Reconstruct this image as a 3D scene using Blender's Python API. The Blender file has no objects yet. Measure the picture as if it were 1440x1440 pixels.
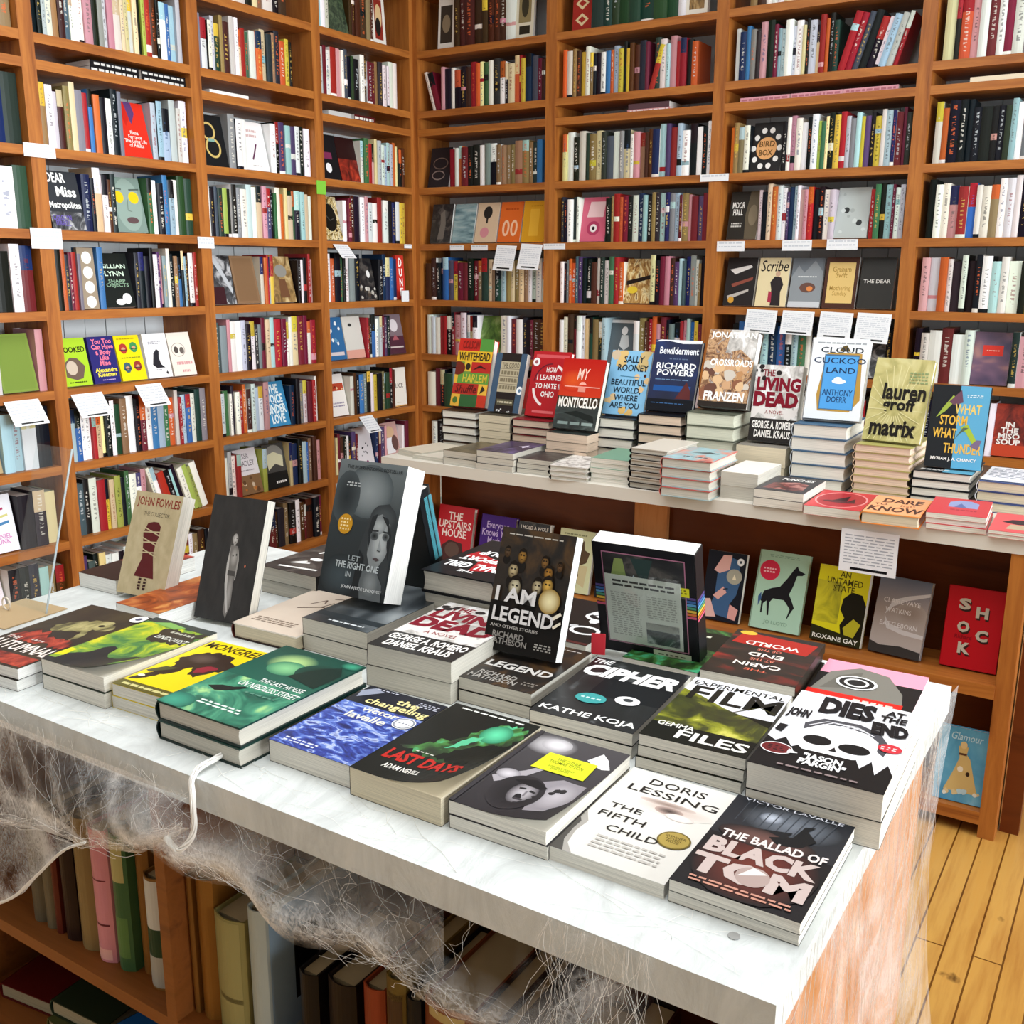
import bpy, math, random, re
from mathutils import Matrix, Vector
random.seed(7)
SC = bpy.context.scene
COL = SC.collection

# ------------------------------------------------------------------ camera, world, light, exposure
cam = bpy.data.cameras.new('camera'); cam.sensor_width = 36; cam.lens = 1424.86/1440*36
cam.clip_start = .05; cam.clip_end = 60
camo = bpy.data.objects.new('camera', cam); COL.objects.link(camo)
RX = Vector((.8422429, .5390755, .0049448)); UY = Vector((-.1288155, .1923357, .9728379)); FW = Vector((-.523482, .8200028, -.2314347))
CAM = Vector((3.373, -4.336, 1.427))
camo.matrix_world = Matrix(((RX.x, UY.x, -FW.x, CAM.x), (RX.y, UY.y, -FW.y, CAM.y), (RX.z, UY.z, -FW.z, CAM.z), (0, 0, 0, 1)))
SC.camera = camo
vs = SC.view_settings
vs.view_transform = 'Standard'; vs.look = 'None'; vs.gamma = 1; vs.use_curve_mapping = False
vs.exposure = -0.08
w = bpy.data.worlds.new('daylight'); SC.world = w; w.use_nodes = True
bg = w.node_tree.nodes['Background']; bg.inputs[0].default_value = (.9, .96, 1, 1); bg.inputs[1].default_value = .14

def area(name, loc, target, sx, sy, watts, col):
    l = bpy.data.lights.new(name, 'AREA'); l.shape = 'RECTANGLE'; l.size = sx; l.size_y = sy; l.energy = watts; l.color = col
    o = bpy.data.objects.new(name, l); COL.objects.link(o)
    d = (Vector(target)-Vector(loc)).normalized()
    o.matrix_world = Matrix.Translation(loc) @ d.to_track_quat('-Z', 'Y').to_matrix().to_4x4()
    return o
area('side_window_daylight', (10.5, -2.2, 1.9), (0, -1.9, 1.2), 6.0, 3.6, 1180, (.9, .96, 1))
area('front_fill_light', (3.0, -8.6, 1.9), (1.2, -1, 1.1), 5.0, 2.4, 20, (.88, .95, 1))  # fill added behind the camera to lift the faces turned that way
area('overhead_fill_light', (2.6, -2.6, 3.2), (2.6, -2.6, 0), 2.8, 2.8, 100, (.93, .97, 1))  # overhead fill added to brighten upward faces; no ceiling lamp is modelled

# ------------------------------------------------------------------ materials
def lin(c):
    return c/12.92 if c <= .04045 else ((c+.055)/1.055)**2.4
def rgb(h):
    h = h.lstrip('#')
    if len(h) == 3: h = ''.join(x*2 for x in h)
    return tuple(lin(int(h[i:i+2], 16)/255) for i in (0, 2, 4))
def newmat(name, rough=.5, spec=.5):
    m = bpy.data.materials.new(name); m.use_nodes = True
    nt = m.node_tree; b = nt.nodes['Principled BSDF']
    b.inputs['Roughness'].default_value = rough; b.inputs['Specular IOR Level'].default_value = spec
    return m, nt, b
def N(nt, t, **k):
    n = nt.nodes.new(t)
    for a, v in k.items():
        if a in n.inputs.keys(): n.inputs[a].default_value = v
        else: setattr(n, a, v)
    return n
def ramp(nt, stops, interp='LINEAR'):
    r = nt.nodes.new('ShaderNodeValToRGB'); r.color_ramp.interpolation = interp
    e = r.color_ramp.elements
    while len(e) < len(stops): e.new(.5)
    for i, (p, c) in enumerate(stops):
        e[i].position = p; e[i].color = (*rgb(c), 1)
    return r
def mapping(nt, coord, scale, rot=(0, 0, 0), loc=(0, 0, 0)):
    t = nt.nodes.new('ShaderNodeTexCoord'); m = nt.nodes.new('ShaderNodeMapping')
    m.inputs['Scale'].default_value = scale; m.inputs['Rotation'].default_value = rot; m.inputs['Location'].default_value = loc
    nt.links.new(t.outputs[coord], m.inputs[0]); return m
def wood(name, stops, scale, rough=.45, bump=.05, spec=.35):
    m, nt, b = newmat(name, rough, spec)
    mp = mapping(nt, 'Object', scale)
    n = N(nt, 'ShaderNodeTexNoise', Scale=1.0, Detail=6.0, Roughness=.62, Distortion=.6)
    nt.links.new(mp.outputs[0], n.inputs['Vector'])
    r = ramp(nt, stops); nt.links.new(n.outputs['Fac'], r.inputs[0]); nt.links.new(r.outputs[0], b.inputs['Base Color'])
    bp = N(nt, 'ShaderNodeBump', Strength=bump, Distance=.002); nt.links.new(n.outputs['Fac'], bp.inputs['Height']); nt.links.new(bp.outputs[0], b.inputs['Normal'])
    return m
W1 = [(.28, '#7e4418'), (.45, '#a05e26'), (.6, '#b57130'), (.78, '#8d4f1e')]
M_WX = wood('fir_shelf_grain_along_x', W1, (2.2, 26, 26))
M_WY = wood('fir_shelf_grain_along_y', W1, (26, 2.2, 26))
M_WZ = wood('fir_upright_grain', W1, (26, 26, 2.2))
M_DARK = wood('dark_wood_panel', [(.3, '#4e2108'), (.5, '#6b3210'), (.75, '#5a280b')], (1.5, 20, 12), .4)
M_LIGHT = wood('pale_birch_panel', [(.3, '#b06a34'), (.5, '#c98a52'), (.75, '#b5743c')], (18, 18, 1.6), .5)
M_UNDER = wood('old_bookcase_wood', [(.3, '#6a3813'), (.5, '#8a5020'), (.75, '#75410f')], (2, 22, 22), .5)

def floor_mat():
    m, nt, b = newmat('pine_floorboards', .32, .45)
    t = nt.nodes.new('ShaderNodeTexCoord'); sp = nt.nodes.new('ShaderNodeSeparateXYZ'); nt.links.new(t.outputs['Object'], sp.inputs[0])
    cb = nt.nodes.new('ShaderNodeCombineXYZ'); nt.links.new(sp.outputs['Y'], cb.inputs[0]); nt.links.new(sp.outputs['X'], cb.inputs[1])
    br = N(nt, 'ShaderNodeTexBrick', offset=.37, squash=1.0)
    for k, v in (('Scale', 1), ('Mortar Size', .0022), ('Mortar Smooth', .2), ('Brick Width', 1.1), ('Row Height', .058), ('Bias', 0)): br.inputs[k].default_value = v
    br.inputs['Color1'].default_value = (*rgb('#c99a4e'), 1); br.inputs['Color2'].default_value = (*rgb('#bf8c40'), 1); br.inputs['Mortar'].default_value = (*rgb('#6b4310'), 1)
    nt.links.new(cb.outputs[0], br.inputs['Vector'])
    mp = mapping(nt, 'Object', (40, 3, 1)); n = N(nt, 'ShaderNodeTexNoise', Scale=1.0, Detail=7.0, Roughness=.6); nt.links.new(mp.outputs[0], n.inputs['Vector'])
    r = ramp(nt, [(.3, '#b98030'), (.55, '#ffffff'), (.8, '#ffe9c0')]); nt.links.new(n.outputs['Fac'], r.inputs[0])
    mp2 = mapping(nt, 'Object', (9, 5, 1)); v = N(nt, 'ShaderNodeTexNoise', Scale=1.6, Detail=4.0); nt.links.new(mp2.outputs[0], v.inputs['Vector'])
    r2 = ramp(nt, [(.24, '#4a2f14'), (.31, '#ffffff')]); nt.links.new(v.outputs['Fac'], r2.inputs[0])
    mx = N(nt, 'ShaderNodeMixRGB', blend_type='MULTIPLY', Fac=.45); nt.links.new(br.outputs[0], mx.inputs[1]); nt.links.new(r.outputs[0], mx.inputs[2])
    mx2 = N(nt, 'ShaderNodeMixRGB', blend_type='MULTIPLY', Fac=.8); nt.links.new(mx.outputs[0], mx2.inputs[1]); nt.links.new(r2.outputs[0], mx2.inputs[2])
    nt.links.new(mx2.outputs[0], b.inputs['Base Color'])
    return m
M_FLOOR = floor_mat()

def print_mat():
    """printed paper: colour and ink come from the mesh; ink falls in letter-like marks along a spine"""
    m, nt, b = newmat('printed_cover', .36, .17)
    a = N(nt, 'ShaderNodeAttribute', attribute_name='Col'); k = N(nt, 'ShaderNodeAttribute', attribute_name='Ink')
    uv = nt.nodes.new('ShaderNodeUVMap'); sp = nt.nodes.new('ShaderNodeSeparateXYZ'); nt.links.new(uv.outputs[0], sp.inputs[0])
    mp = nt.nodes.new('ShaderNodeMapping'); mp.inputs['Scale'].default_value = (1.6, 26, 1); nt.links.new(uv.outputs[0], mp.inputs[0])
    n = N(nt, 'ShaderNodeTexNoise', Scale=1.0, Detail=1.5); nt.links.new(mp.outputs[0], n.inputs['Vector'])
    g = N(nt, 'ShaderNodeMath', operation='GREATER_THAN'); g.inputs[1].default_value = .53; nt.links.new(n.outputs['Fac'], g.inputs[0])
    fr = N(nt, 'ShaderNodeMath', operation='FRACT'); nt.links.new(sp.outputs['X'], fr.inputs[0])
    d = N(nt, 'ShaderNodeMath', operation='SUBTRACT'); d.inputs[1].default_value = .5; nt.links.new(fr.outputs[0], d.inputs[0])
    ab = N(nt, 'ShaderNodeMath', operation='ABSOLUTE'); nt.links.new(d.outputs[0], ab.inputs[0])
    ls = N(nt, 'ShaderNodeMath', operation='LESS_THAN'); ls.inputs[1].default_value = .17; nt.links.new(ab.outputs[0], ls.inputs[0])
    mu = N(nt, 'ShaderNodeMath', operation='MULTIPLY'); nt.links.new(g.outputs[0], mu.inputs[0]); nt.links.new(ls.outputs[0], mu.inputs[1])
    mx = nt.nodes.new('ShaderNodeMixRGB'); m6 = N(nt, 'ShaderNodeMath', operation='MULTIPLY'); m6.inputs[1].default_value = .62; nt.links.new(mu.outputs[0], m6.inputs[0])
    nt.links.new(m6.outputs[0], mx.inputs[0]); nt.links.new(a.outputs['Color'], mx.inputs[1]); nt.links.new(k.outputs['Color'], mx.inputs[2])
    nt.links.new(mx.outputs[0], b.inputs['Base Color'])
    return m
M_PRINT = print_mat()
def pages_mat():
    m, nt, b = newmat('paper_edges', .8, .2)
    a = N(nt, 'ShaderNodeAttribute', attribute_name='Col')
    mp = mapping(nt, 'Object', (6, 6, 1500)); n = N(nt, 'ShaderNodeTexNoise', Scale=1.0, Detail=2.0); nt.links.new(mp.outputs[0], n.inputs['Vector'])
    r = ramp(nt, [(.3, '#d9d9d9'), (.6, '#ffffff')]); nt.links.new(n.outputs['Fac'], r.inputs[0])
    mx = N(nt, 'ShaderNodeMixRGB', blend_type='MULTIPLY', Fac=1.0); nt.links.new(a.outputs['Color'], mx.inputs[1]); nt.links.new(r.outputs[0], mx.inputs[2])
    nt.links.new(mx.outputs[0], b.inputs['Base Color'])
    return m
M_PAGES = pages_mat()
ARTS = {}
def art(name, stops, sc=(3, 3), detail=4.0, dist=1.0, rot=0.0, rough=.36, loc=(0, 0)):
    """cover artwork: blotches of printed colour over the cover's own coordinates"""
    if name in ARTS: return name
    m, nt, b = newmat('art_'+name, rough, .4)
    uv = nt.nodes.new('ShaderNodeUVMap'); mp = nt.nodes.new('ShaderNodeMapping')
    mp.inputs['Scale'].default_value = (sc[0], sc[1], 1); mp.inputs['Rotation'].default_value = (0, 0, rot); mp.inputs['Location'].default_value = (loc[0], loc[1], 0)
    nt.links.new(uv.outputs[0], mp.inputs[0])
    n = N(nt, 'ShaderNodeTexNoise', Scale=1.0, Detail=detail, Roughness=.55, Distortion=dist); nt.links.new(mp.outputs[0], n.inputs['Vector'])
    r = ramp(nt, stops); nt.links.new(n.outputs['Fac'], r.inputs[0]); nt.links.new(r.outputs[0], b.inputs['Base Color'])
    ARTS[name] = m
    return name
def plain(name, hexcol, rough=.5, spec=.4, metal=0):
    m, nt, b = newmat(name, rough, spec); b.inputs['Base Color'].default_value = (*rgb(hexcol), 1); b.inputs['Metallic'].default_value = metal
    return m
M_BACK = plain('painted_back_panel', '#dfe4e6', .7)
M_WALL = plain('white_plaster', '#e6e6e2', .85)
M_WIRE = plain('thin_steel_wire', '#b9bcc0', .3, .5, .9)
def acrylic():
    m, nt, b = newmat('clear_acrylic', .04, .5)
    nt.nodes.remove(b); out = nt.nodes['Material Output']
    tr = nt.nodes.new('ShaderNodeBsdfTransparent'); tr.inputs[0].default_value = (.95, .97, .97, 1)
    gl = nt.nodes.new('ShaderNodeBsdfGlossy'); gl.inputs['Roughness'].default_value = .05
    mx = nt.nodes.new('ShaderNodeMixShader'); mx.inputs[0].default_value = .035
    nt.links.new(tr.outputs[0], mx.inputs[1]); nt.links.new(gl.outputs[0], mx.inputs[2]); nt.links.new(mx.outputs[0], out.inputs[0])
    return m
M_ACR = acrylic()
M_ACE = plain('acrylic_edge', '#aab4b6', .2)
def table_mat():
    m, nt, b = newmat('white_tabletop_under_stretched_web', .45, .35)
    mp = mapping(nt, 'Object', (9, 4, 4), (0, 0, .5)); n = N(nt, 'ShaderNodeTexNoise', Scale=1.5, Detail=9.0, Roughness=.65, Distortion=2.2); nt.links.new(mp.outputs[0], n.inputs['Vector'])
    r = ramp(nt, [(.3, '#c2c6c5'), (.5, '#d2d7d6'), (.72, '#e2e6e5')]); nt.links.new(n.outputs['Fac'], r.inputs[0]); nt.links.new(r.outputs[0], b.inputs['Base Color'])
    bp = N(nt, 'ShaderNodeBump', Strength=.35, Distance=.006); nt.links.new(n.outputs['Fac'], bp.inputs['Height']); nt.links.new(bp.outputs[0], b.inputs['Normal'])
    return m
M_TABLE = table_mat()
M_TOP2 = plain('white_laminate', '#d8d3c8', .4)
def cobweb_mat():
    m, nt, b = newmat('stretched_cobweb_fibre', .9, .1)
    out = nt.nodes['Material Output']
    b.inputs['Base Color'].default_value = (*rgb('#f6f6f6'), 1)
    a = N(nt, 'ShaderNodeAttribute', attribute_name='Col')
    mp = mapping(nt, 'Object', (70, 70, 45)); n = N(nt, 'ShaderNodeTexNoise', Scale=1.0, Detail=12.0, Roughness=.78, Distortion=3.5); nt.links.new(mp.outputs[0], n.inputs['Vector'])
    mp2 = mapping(nt, 'Object', (9, 9, 9)); n2 = N(nt, 'ShaderNodeTexNoise', Scale=1.0, Detail=3.0, Distortion=1.0); nt.links.new(mp2.outputs[0], n2.inputs['Vector'])
    ad = N(nt, 'ShaderNodeMath', operation='ADD'); nt.links.new(n.outputs['Fac'], ad.inputs[0]); nt.links.new(n2.outputs['Fac'], ad.inputs[1])
    mr = N(nt, 'ShaderNodeMapRange'); mr.inputs['From Min'].default_value = .74; mr.inputs['From Max'].default_value = 1.18; nt.links.new(ad.outputs[0], mr.inputs['Value'])
    mu = N(nt, 'ShaderNodeMath', operation='MULTIPLY', use_clamp=True); nt.links.new(mr.outputs[0], mu.inputs[0]); nt.links.new(a.outputs['Fac'], mu.inputs[1])
    tr = nt.nodes.new('ShaderNodeBsdfTransparent'); mx = nt.nodes.new('ShaderNodeMixShader')
    nt.links.new(mu.outputs[0], mx.inputs[0]); nt.links.new(tr.outputs[0], mx.inputs[1]); nt.links.new(b.outputs[0], mx.inputs[2]); nt.links.new(mx.outputs[0], out.inputs[0])
    return m
M_WEB = cobweb_mat()
M_FIB = plain('cobweb_strand', '#efece6', .9, .1)

# ------------------------------------------------------------------ mesh building
class MB:
    def __init__(s): s.v = []; s.f = []; s.c = []; s.k = []; s.m = []; s.uv = []; s.mats = []
    def mi(s, mat):
        if mat not in s.mats: s.mats.append(mat)
        return s.mats.index(mat)
    def face(s, pts, col='#888', mat=None, uv=None, ink=None):
        mat = mat or M_PRINT; c = rgb(col) if isinstance(col, str) else col
        c = c if not isinstance(c, list) else [rgb(q) if isinstance(q, str) else q for q in c]; i = len(s.v); s.v += [tuple(p) for p in pts]; s.f.append(tuple(range(i, i+len(pts))))
        s.c.append(c); s.k.append(c if ink is None else (rgb(ink) if isinstance(ink, str) else ink)); s.m.append(s.mi(mat)); s.uv.append(uv or [(0, 0)]*len(pts))
    def box(s, a, b, col='#888', mat=None, skip=''):
        x0, y0, z0 = a; x1, y1, z1 = b
        F = {'b': [(x0, y0, z0), (x0, y1, z0), (x1, y1, z0), (x1, y0, z0)], 't': [(x0, y0, z1), (x1, y0, z1), (x1, y1, z1), (x0, y1, z1)],
             'f': [(x0, y0, z0), (x1, y0, z0), (x1, y0, z1), (x0, y0, z1)], 'k': [(x1, y1, z0), (x0, y1, z0), (x0, y1, z1), (x1, y1, z1)],
             'l': [(x0, y1, z0), (x0, y0, z0), (x0, y0, z1), (x0, y1, z1)], 'r': [(x1, y0, z0), (x1, y1, z0), (x1, y1, z1), (x1, y0, z1)]}
        for k, q in F.items():
            if k not in skip: s.face(q, col, mat)
    def tube(s, pts, r, col='#fff', mat=None, n=5):
        P = [Vector(p) for p in pts]; rings = []
        for i, p in enumerate(P):
            d = (P[min(i+1, len(P)-1)]-P[max(i-1, 0)]).normalized()
            u = d.orthogonal().normalized() if i == 0 else (rings_u - d*rings_u.dot(d)).normalized()
            rings_u = u; q = d.cross(u); rr = r[i] if isinstance(r, (list, tuple)) else r
            rings.append([p+(u*math.cos(2*math.pi*k/n)+q*math.sin(2*math.pi*k/n))*rr for k in range(n)])
        for a, b in zip(rings, rings[1:]):
            for k in range(n): s.face([a[k], a[(k+1) % n], b[(k+1) % n], b[k]], col, mat)
        s.face(rings[0][::-1], col, mat); s.face(rings[-1], col, mat)
    def mesh(s, name, smooth=False, weld=False):
        me = bpy.data.meshes.new(name); me.from_pydata(s.v, [], s.f)
        for m in s.mats: me.materials.append(m)
        me.polygons.foreach_set('material_index', s.m)
        ca = me.color_attributes.new('Col', 'FLOAT_COLOR', 'CORNER'); ki = me.color_attributes.new('Ink', 'FLOAT_COLOR', 'CORNER'); uvl = me.uv_layers.new(name='UVMap')
        a = []; b = []; u = []
        for f, c, k, uv in zip(s.f, s.c, s.k, s.uv):
            for j in range(len(f)):
                cc = c[j] if isinstance(c[0], tuple) else c
                a += [*cc, 1]; b += [*k, 1] if not isinstance(k[0], tuple) else [*k[j], 1]; u += uv[j]
        ca.data.foreach_set('color', a); ki.data.foreach_set('color', b); uvl.data.foreach_set('uv', u)
        if smooth: me.polygons.foreach_set('use_smooth', [True]*len(s.f))
        me.update(); return me
    def obj(s, name, parent=None, smooth=False):
        o = bpy.data.objects.new(name, s.mesh(name, smooth)); COL.objects.link(o)
        if parent: o.parent = parent
        return o

def tag(o, label, cat, group=None, kind=None):
    if label: o['label'] = label
    if cat: o['category'] = cat
    if group: o['group'] = group
    if kind: o['kind'] = kind
    return o
def thing(name, label, cat, mtx, group=None):
    o = bpy.data.objects.new(name, None); o.empty_display_size = .05; COL.objects.link(o)
    o.matrix_world = mtx if isinstance(mtx, Matrix) else Matrix.Translation(mtx)
    return tag(o, label, cat, group)
ORD = ['', 'first', 'second', 'third', 'fourth', 'fifth', 'sixth', 'seventh', 'eighth', 'ninth', 'tenth', 'eleventh', 'twelfth', 'thirteenth', 'fourteenth', 'fifteenth', 'sixteenth', 'seventeenth', 'eighteenth', 'nineteenth', 'twentieth']
def ordn(i):
    if i <= 20: return ORD[i]
    t = ['', '', 'twenty', 'thirty', 'forty'][i//10]; r = i % 10
    return (t+'-'+ORD[r]) if r else {20: 'twentieth', 30: 'thirtieth', 40: 'fortieth'}[i]

TXT = {}
def text2d(body, bold=0, shear=0, lsp=.8):
    k = (body, bold, shear, lsp)
    if k not in TXT:
        cu = bpy.data.curves.new('t', 'FONT'); cu.body = body; cu.resolution_u = 2; cu.offset = bold; cu.shear = shear; cu.space_line = lsp; cu.align_x = 'CENTER'
        o = bpy.data.objects.new('t', cu); m = bpy.data.meshes.new_from_object(o)
        vs_ = [(v.co.x, v.co.y) for v in m.vertices]; fs = [tuple(p.vertices) for p in m.polygons]
        bpy.data.objects.remove(o); bpy.data.curves.remove(cu); bpy.data.meshes.remove(m)
        x0 = min(v[0] for v in vs_); x1 = max(v[0] for v in vs_); y0 = min(v[1] for v in vs_); y1 = max(v[1] for v in vs_)
        TXT[k] = ([((v[0]-x0)/(x1-x0), (v[1]-y0)/max(y1-y0, 1e-6)) for v in vs_], fs)
    return TXT[k]
def jag(pts, amp=.02, seed=1):
    """a ragged version of an outline: fur, leaves, smoke, torn paper"""
    r = random.Random(seed); out = []
    for i, (x0, y0) in enumerate(pts):
        x1, y1 = pts[(i+1) % len(pts)]; n = max(2, int(math.hypot(x1-x0, y1-y0)/.035)); dx, dy = y1-y0, x0-x1; L = math.hypot(dx, dy) or 1
        for k in range(n):
            t = k/n; a = r.uniform(-1, 1)*amp if k else 0; out.append((min(.995, max(.005, x0+(x1-x0)*t+dx/L*a)), min(.995, max(.005, y0+(y1-y0)*t+dy/L*a))))
    return out
def ell(cx, cy, rx, ry, n=22, a0=0, a1=360):
    return [(cx+rx*math.cos(math.radians(a0+(a1-a0)*i/n)), cy+ry*math.sin(math.radians(a0+(a1-a0)*i/n))) for i in range(n if a1-a0 == 360 else n+1)]

def clip(pts, ax, k, sg):
    out = []
    for i, p in enumerate(pts):
        q = pts[(i+1) % len(pts)]; a = (p[ax]-k)*sg; b_ = (q[ax]-k)*sg
        if a >= 0: out.append(p)
        if a*b_ < 0: t = a/(a-b_); out.append((p[0]+(q[0]-p[0])*t, p[1]+(q[1]-p[1])*t))
    return out
def paint(mb, ops, w, h, z, curl=0, org=(0, 0)):
    """lay printed art on a flat cover of size w x h at height z; coordinates are fractions of the cover"""
    lift = [0]
    def P(u, v):
        u = min(1, max(0, u)); v = min(1, max(0, v)); zz = z+lift[0]+(.00015 if curl else 0)
        if curl:
            d = max(0, u*.8+(1-v)*.75-.95); zz += curl*d*d
        return (org[0]+u*w, org[1]+v*h, zz)
    def poly(pts, col, mat=None):
        if not curl or max(p[0]*.8+(1-p[1])*.75 for p in pts) < .95:
            mb.face([P(*p) for p in pts], col, mat, [tuple(p) for p in pts]); return
        todo = [pts]
        for ax in (0, 1):
            out = []
            for q in todo:
                lo = int(min(p[ax] for p in q)*20); hi = int(max(p[ax] for p in q)*20)+1
                for k in range(lo, hi):
                    r = clip(clip(q, ax, k/20, 1), ax, (k+1)/20, -1)
                    if len(r) > 2: out.append(r)
            todo = out
        for q in todo: mb.face([P(*p) for p in q], col, mat, [tuple(p) for p in q])
    def rect(x0, y0, x1, y1, col, mat=None):
        n = 1
        for i in range(n):
            for j in range(n):
                a, b = x0+(x1-x0)*i/n, x0+(x1-x0)*(i+1)/n; c, d = y0+(y1-y0)*j/n, y0+(y1-y0)*(j+1)/n
                poly([(a, c), (b, c), (b, d), (a, d)], col, mat)
    rnd = random.Random(len(ops)*13+int(w*1e4))
    for op in ops:
        t = op[0]
        if t == 'r': rect(*op[1:6])
        elif t == 'a': rect(*op[1:5], '#888', ARTS[op[5]])
        elif t == 'A': poly(op[1], '#888', ARTS[op[2]])
        elif t == 'e': poly(ell(*op[1:5]), op[5])
        elif t == 'E': poly(ell(*op[1:5]), '#888', ARTS[op[5]])
        elif t == 'p': poly(op[1], op[2])
        elif t == 'g':
            cx, cy, rx, ry, c0, c1 = op[1:7]; a, b_ = rgb(c0), rgb(c1); m = tuple(x*.62+y*.38 for x, y in zip(a, b_)); n = 22
            for f0, f1, k0, k1 in ((0, .5, a, m), (.5, 1, m, b_)):
                for i in range(n):
                    q0, q1 = 2*math.pi*i/n, 2*math.pi*(i+1)/n; R = lambda f, q: (cx+rx*f*math.cos(q), cy+ry*f*math.sin(q))
                    if f0 == 0: mb.face([P(cx, cy), P(*R(f1, q0)), P(*R(f1, q1))], [k0, k1, k1], ink=(0, 0, 0), mat=None)
                    else: mb.face([P(*R(f0, q0)), P(*R(f1, q0)), P(*R(f1, q1)), P(*R(f0, q1))], [k0, k1, k1, k0], ink=(0, 0, 0))
        elif t == 'G':
            x0, y0, x1, y1, c0, c1 = op[1:7]; a, b_ = rgb(c0), rgb(c1); n = 20 if curl else 1; L = lambda k: tuple(p+(q-p)*k for p, q in zip(a, b_))
            for i in range(n):
                for j in range(n):
                    xa, xb, ya, yb = x0+(x1-x0)*i/n, x0+(x1-x0)*(i+1)/n, y0+(y1-y0)*j/n, y0+(y1-y0)*(j+1)/n
                    mb.face([P(xa, ya), P(xb, ya), P(xb, yb), P(xa, yb)], [L(j/n), L(j/n), L((j+1)/n), L((j+1)/n)], ink=(0, 0, 0))
        elif t == 'ring':
            cx, cy, rx, ry, th, col = op[1:7]; a0, a1 = (op[7], op[8]) if len(op) > 7 else (0, 360); n = 28
            for i in range(n):
                q = [math.radians(a0+(a1-a0)*j/n) for j in (i, i+1)]
                poly([(cx+(rx-th)*math.cos(q[0]), cy+(ry-th*w/h)*math.sin(q[0])), (cx+rx*math.cos(q[0]), cy+ry*math.sin(q[0])), (cx+rx*math.cos(q[1]), cy+ry*math.sin(q[1])), (cx+(rx-th)*math.cos(q[1]), cy+(ry-th*w/h)*math.sin(q[1]))], col)
        elif t == 'l':
            pts, wd, col = op[1:4]
            for (x0, y0), (x1, y1) in zip(pts, pts[1:]):
                dx, dy = (x1-x0)*w, (y1-y0)*h; L = math.hypot(dx, dy) or 1e-6; nx, ny = -dy/L*wd/2, dx/L*wd/2*w/h
                poly([(x0-nx, y0-ny), (x1-nx, y1-ny), (x1+nx, y1+ny), (x0+nx, y0+ny)], col)
        elif t == 't':
            body, x0, y0, x1, y1, col = op[1:7]; kw = op[7] if len(op) > 7 else {}
            vs_, fs = text2d(body, **kw)
            for f in fs: poly([(x0+vs_[i][0]*(x1-x0), y0+vs_[i][1]*(y1-y0)) for i in f], col)
        elif t == 'x':
            x0, y0, x1, y1, n, col = op[1:7]; lh = (y1-y0)/n
            for i in range(n):
                x = x0+rnd.uniform(0, .03)*(x1-x0); yy = y1-lh*(i+.75)
                while x < x1-.01:
                    L = min(rnd.uniform(.05, .16)*(x1-x0)+.01, x1-x); poly([(x, yy), (x+L, yy), (x+L, yy+lh*.5), (x, yy+lh*.5)], col); x += L+.02
        elif t == 'blobs':
            x0, y0, x1, y1, n, s, cols = op[1:8]
            for i in range(n):
                a = rnd.uniform(x0, x1); b = rnd.uniform(y0, y1); q = rnd.uniform(.5, 1)*s; m = 7
                poly([(a+q*rnd.uniform(.6, 1)*math.cos(2*math.pi*j/m), b+q*w/h*rnd.uniform(.6, 1)*math.sin(2*math.pi*j/m)) for j in range(m)], rnd.choice(cols)); lift[0] += .00001
        lift[0] += .00006

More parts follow.
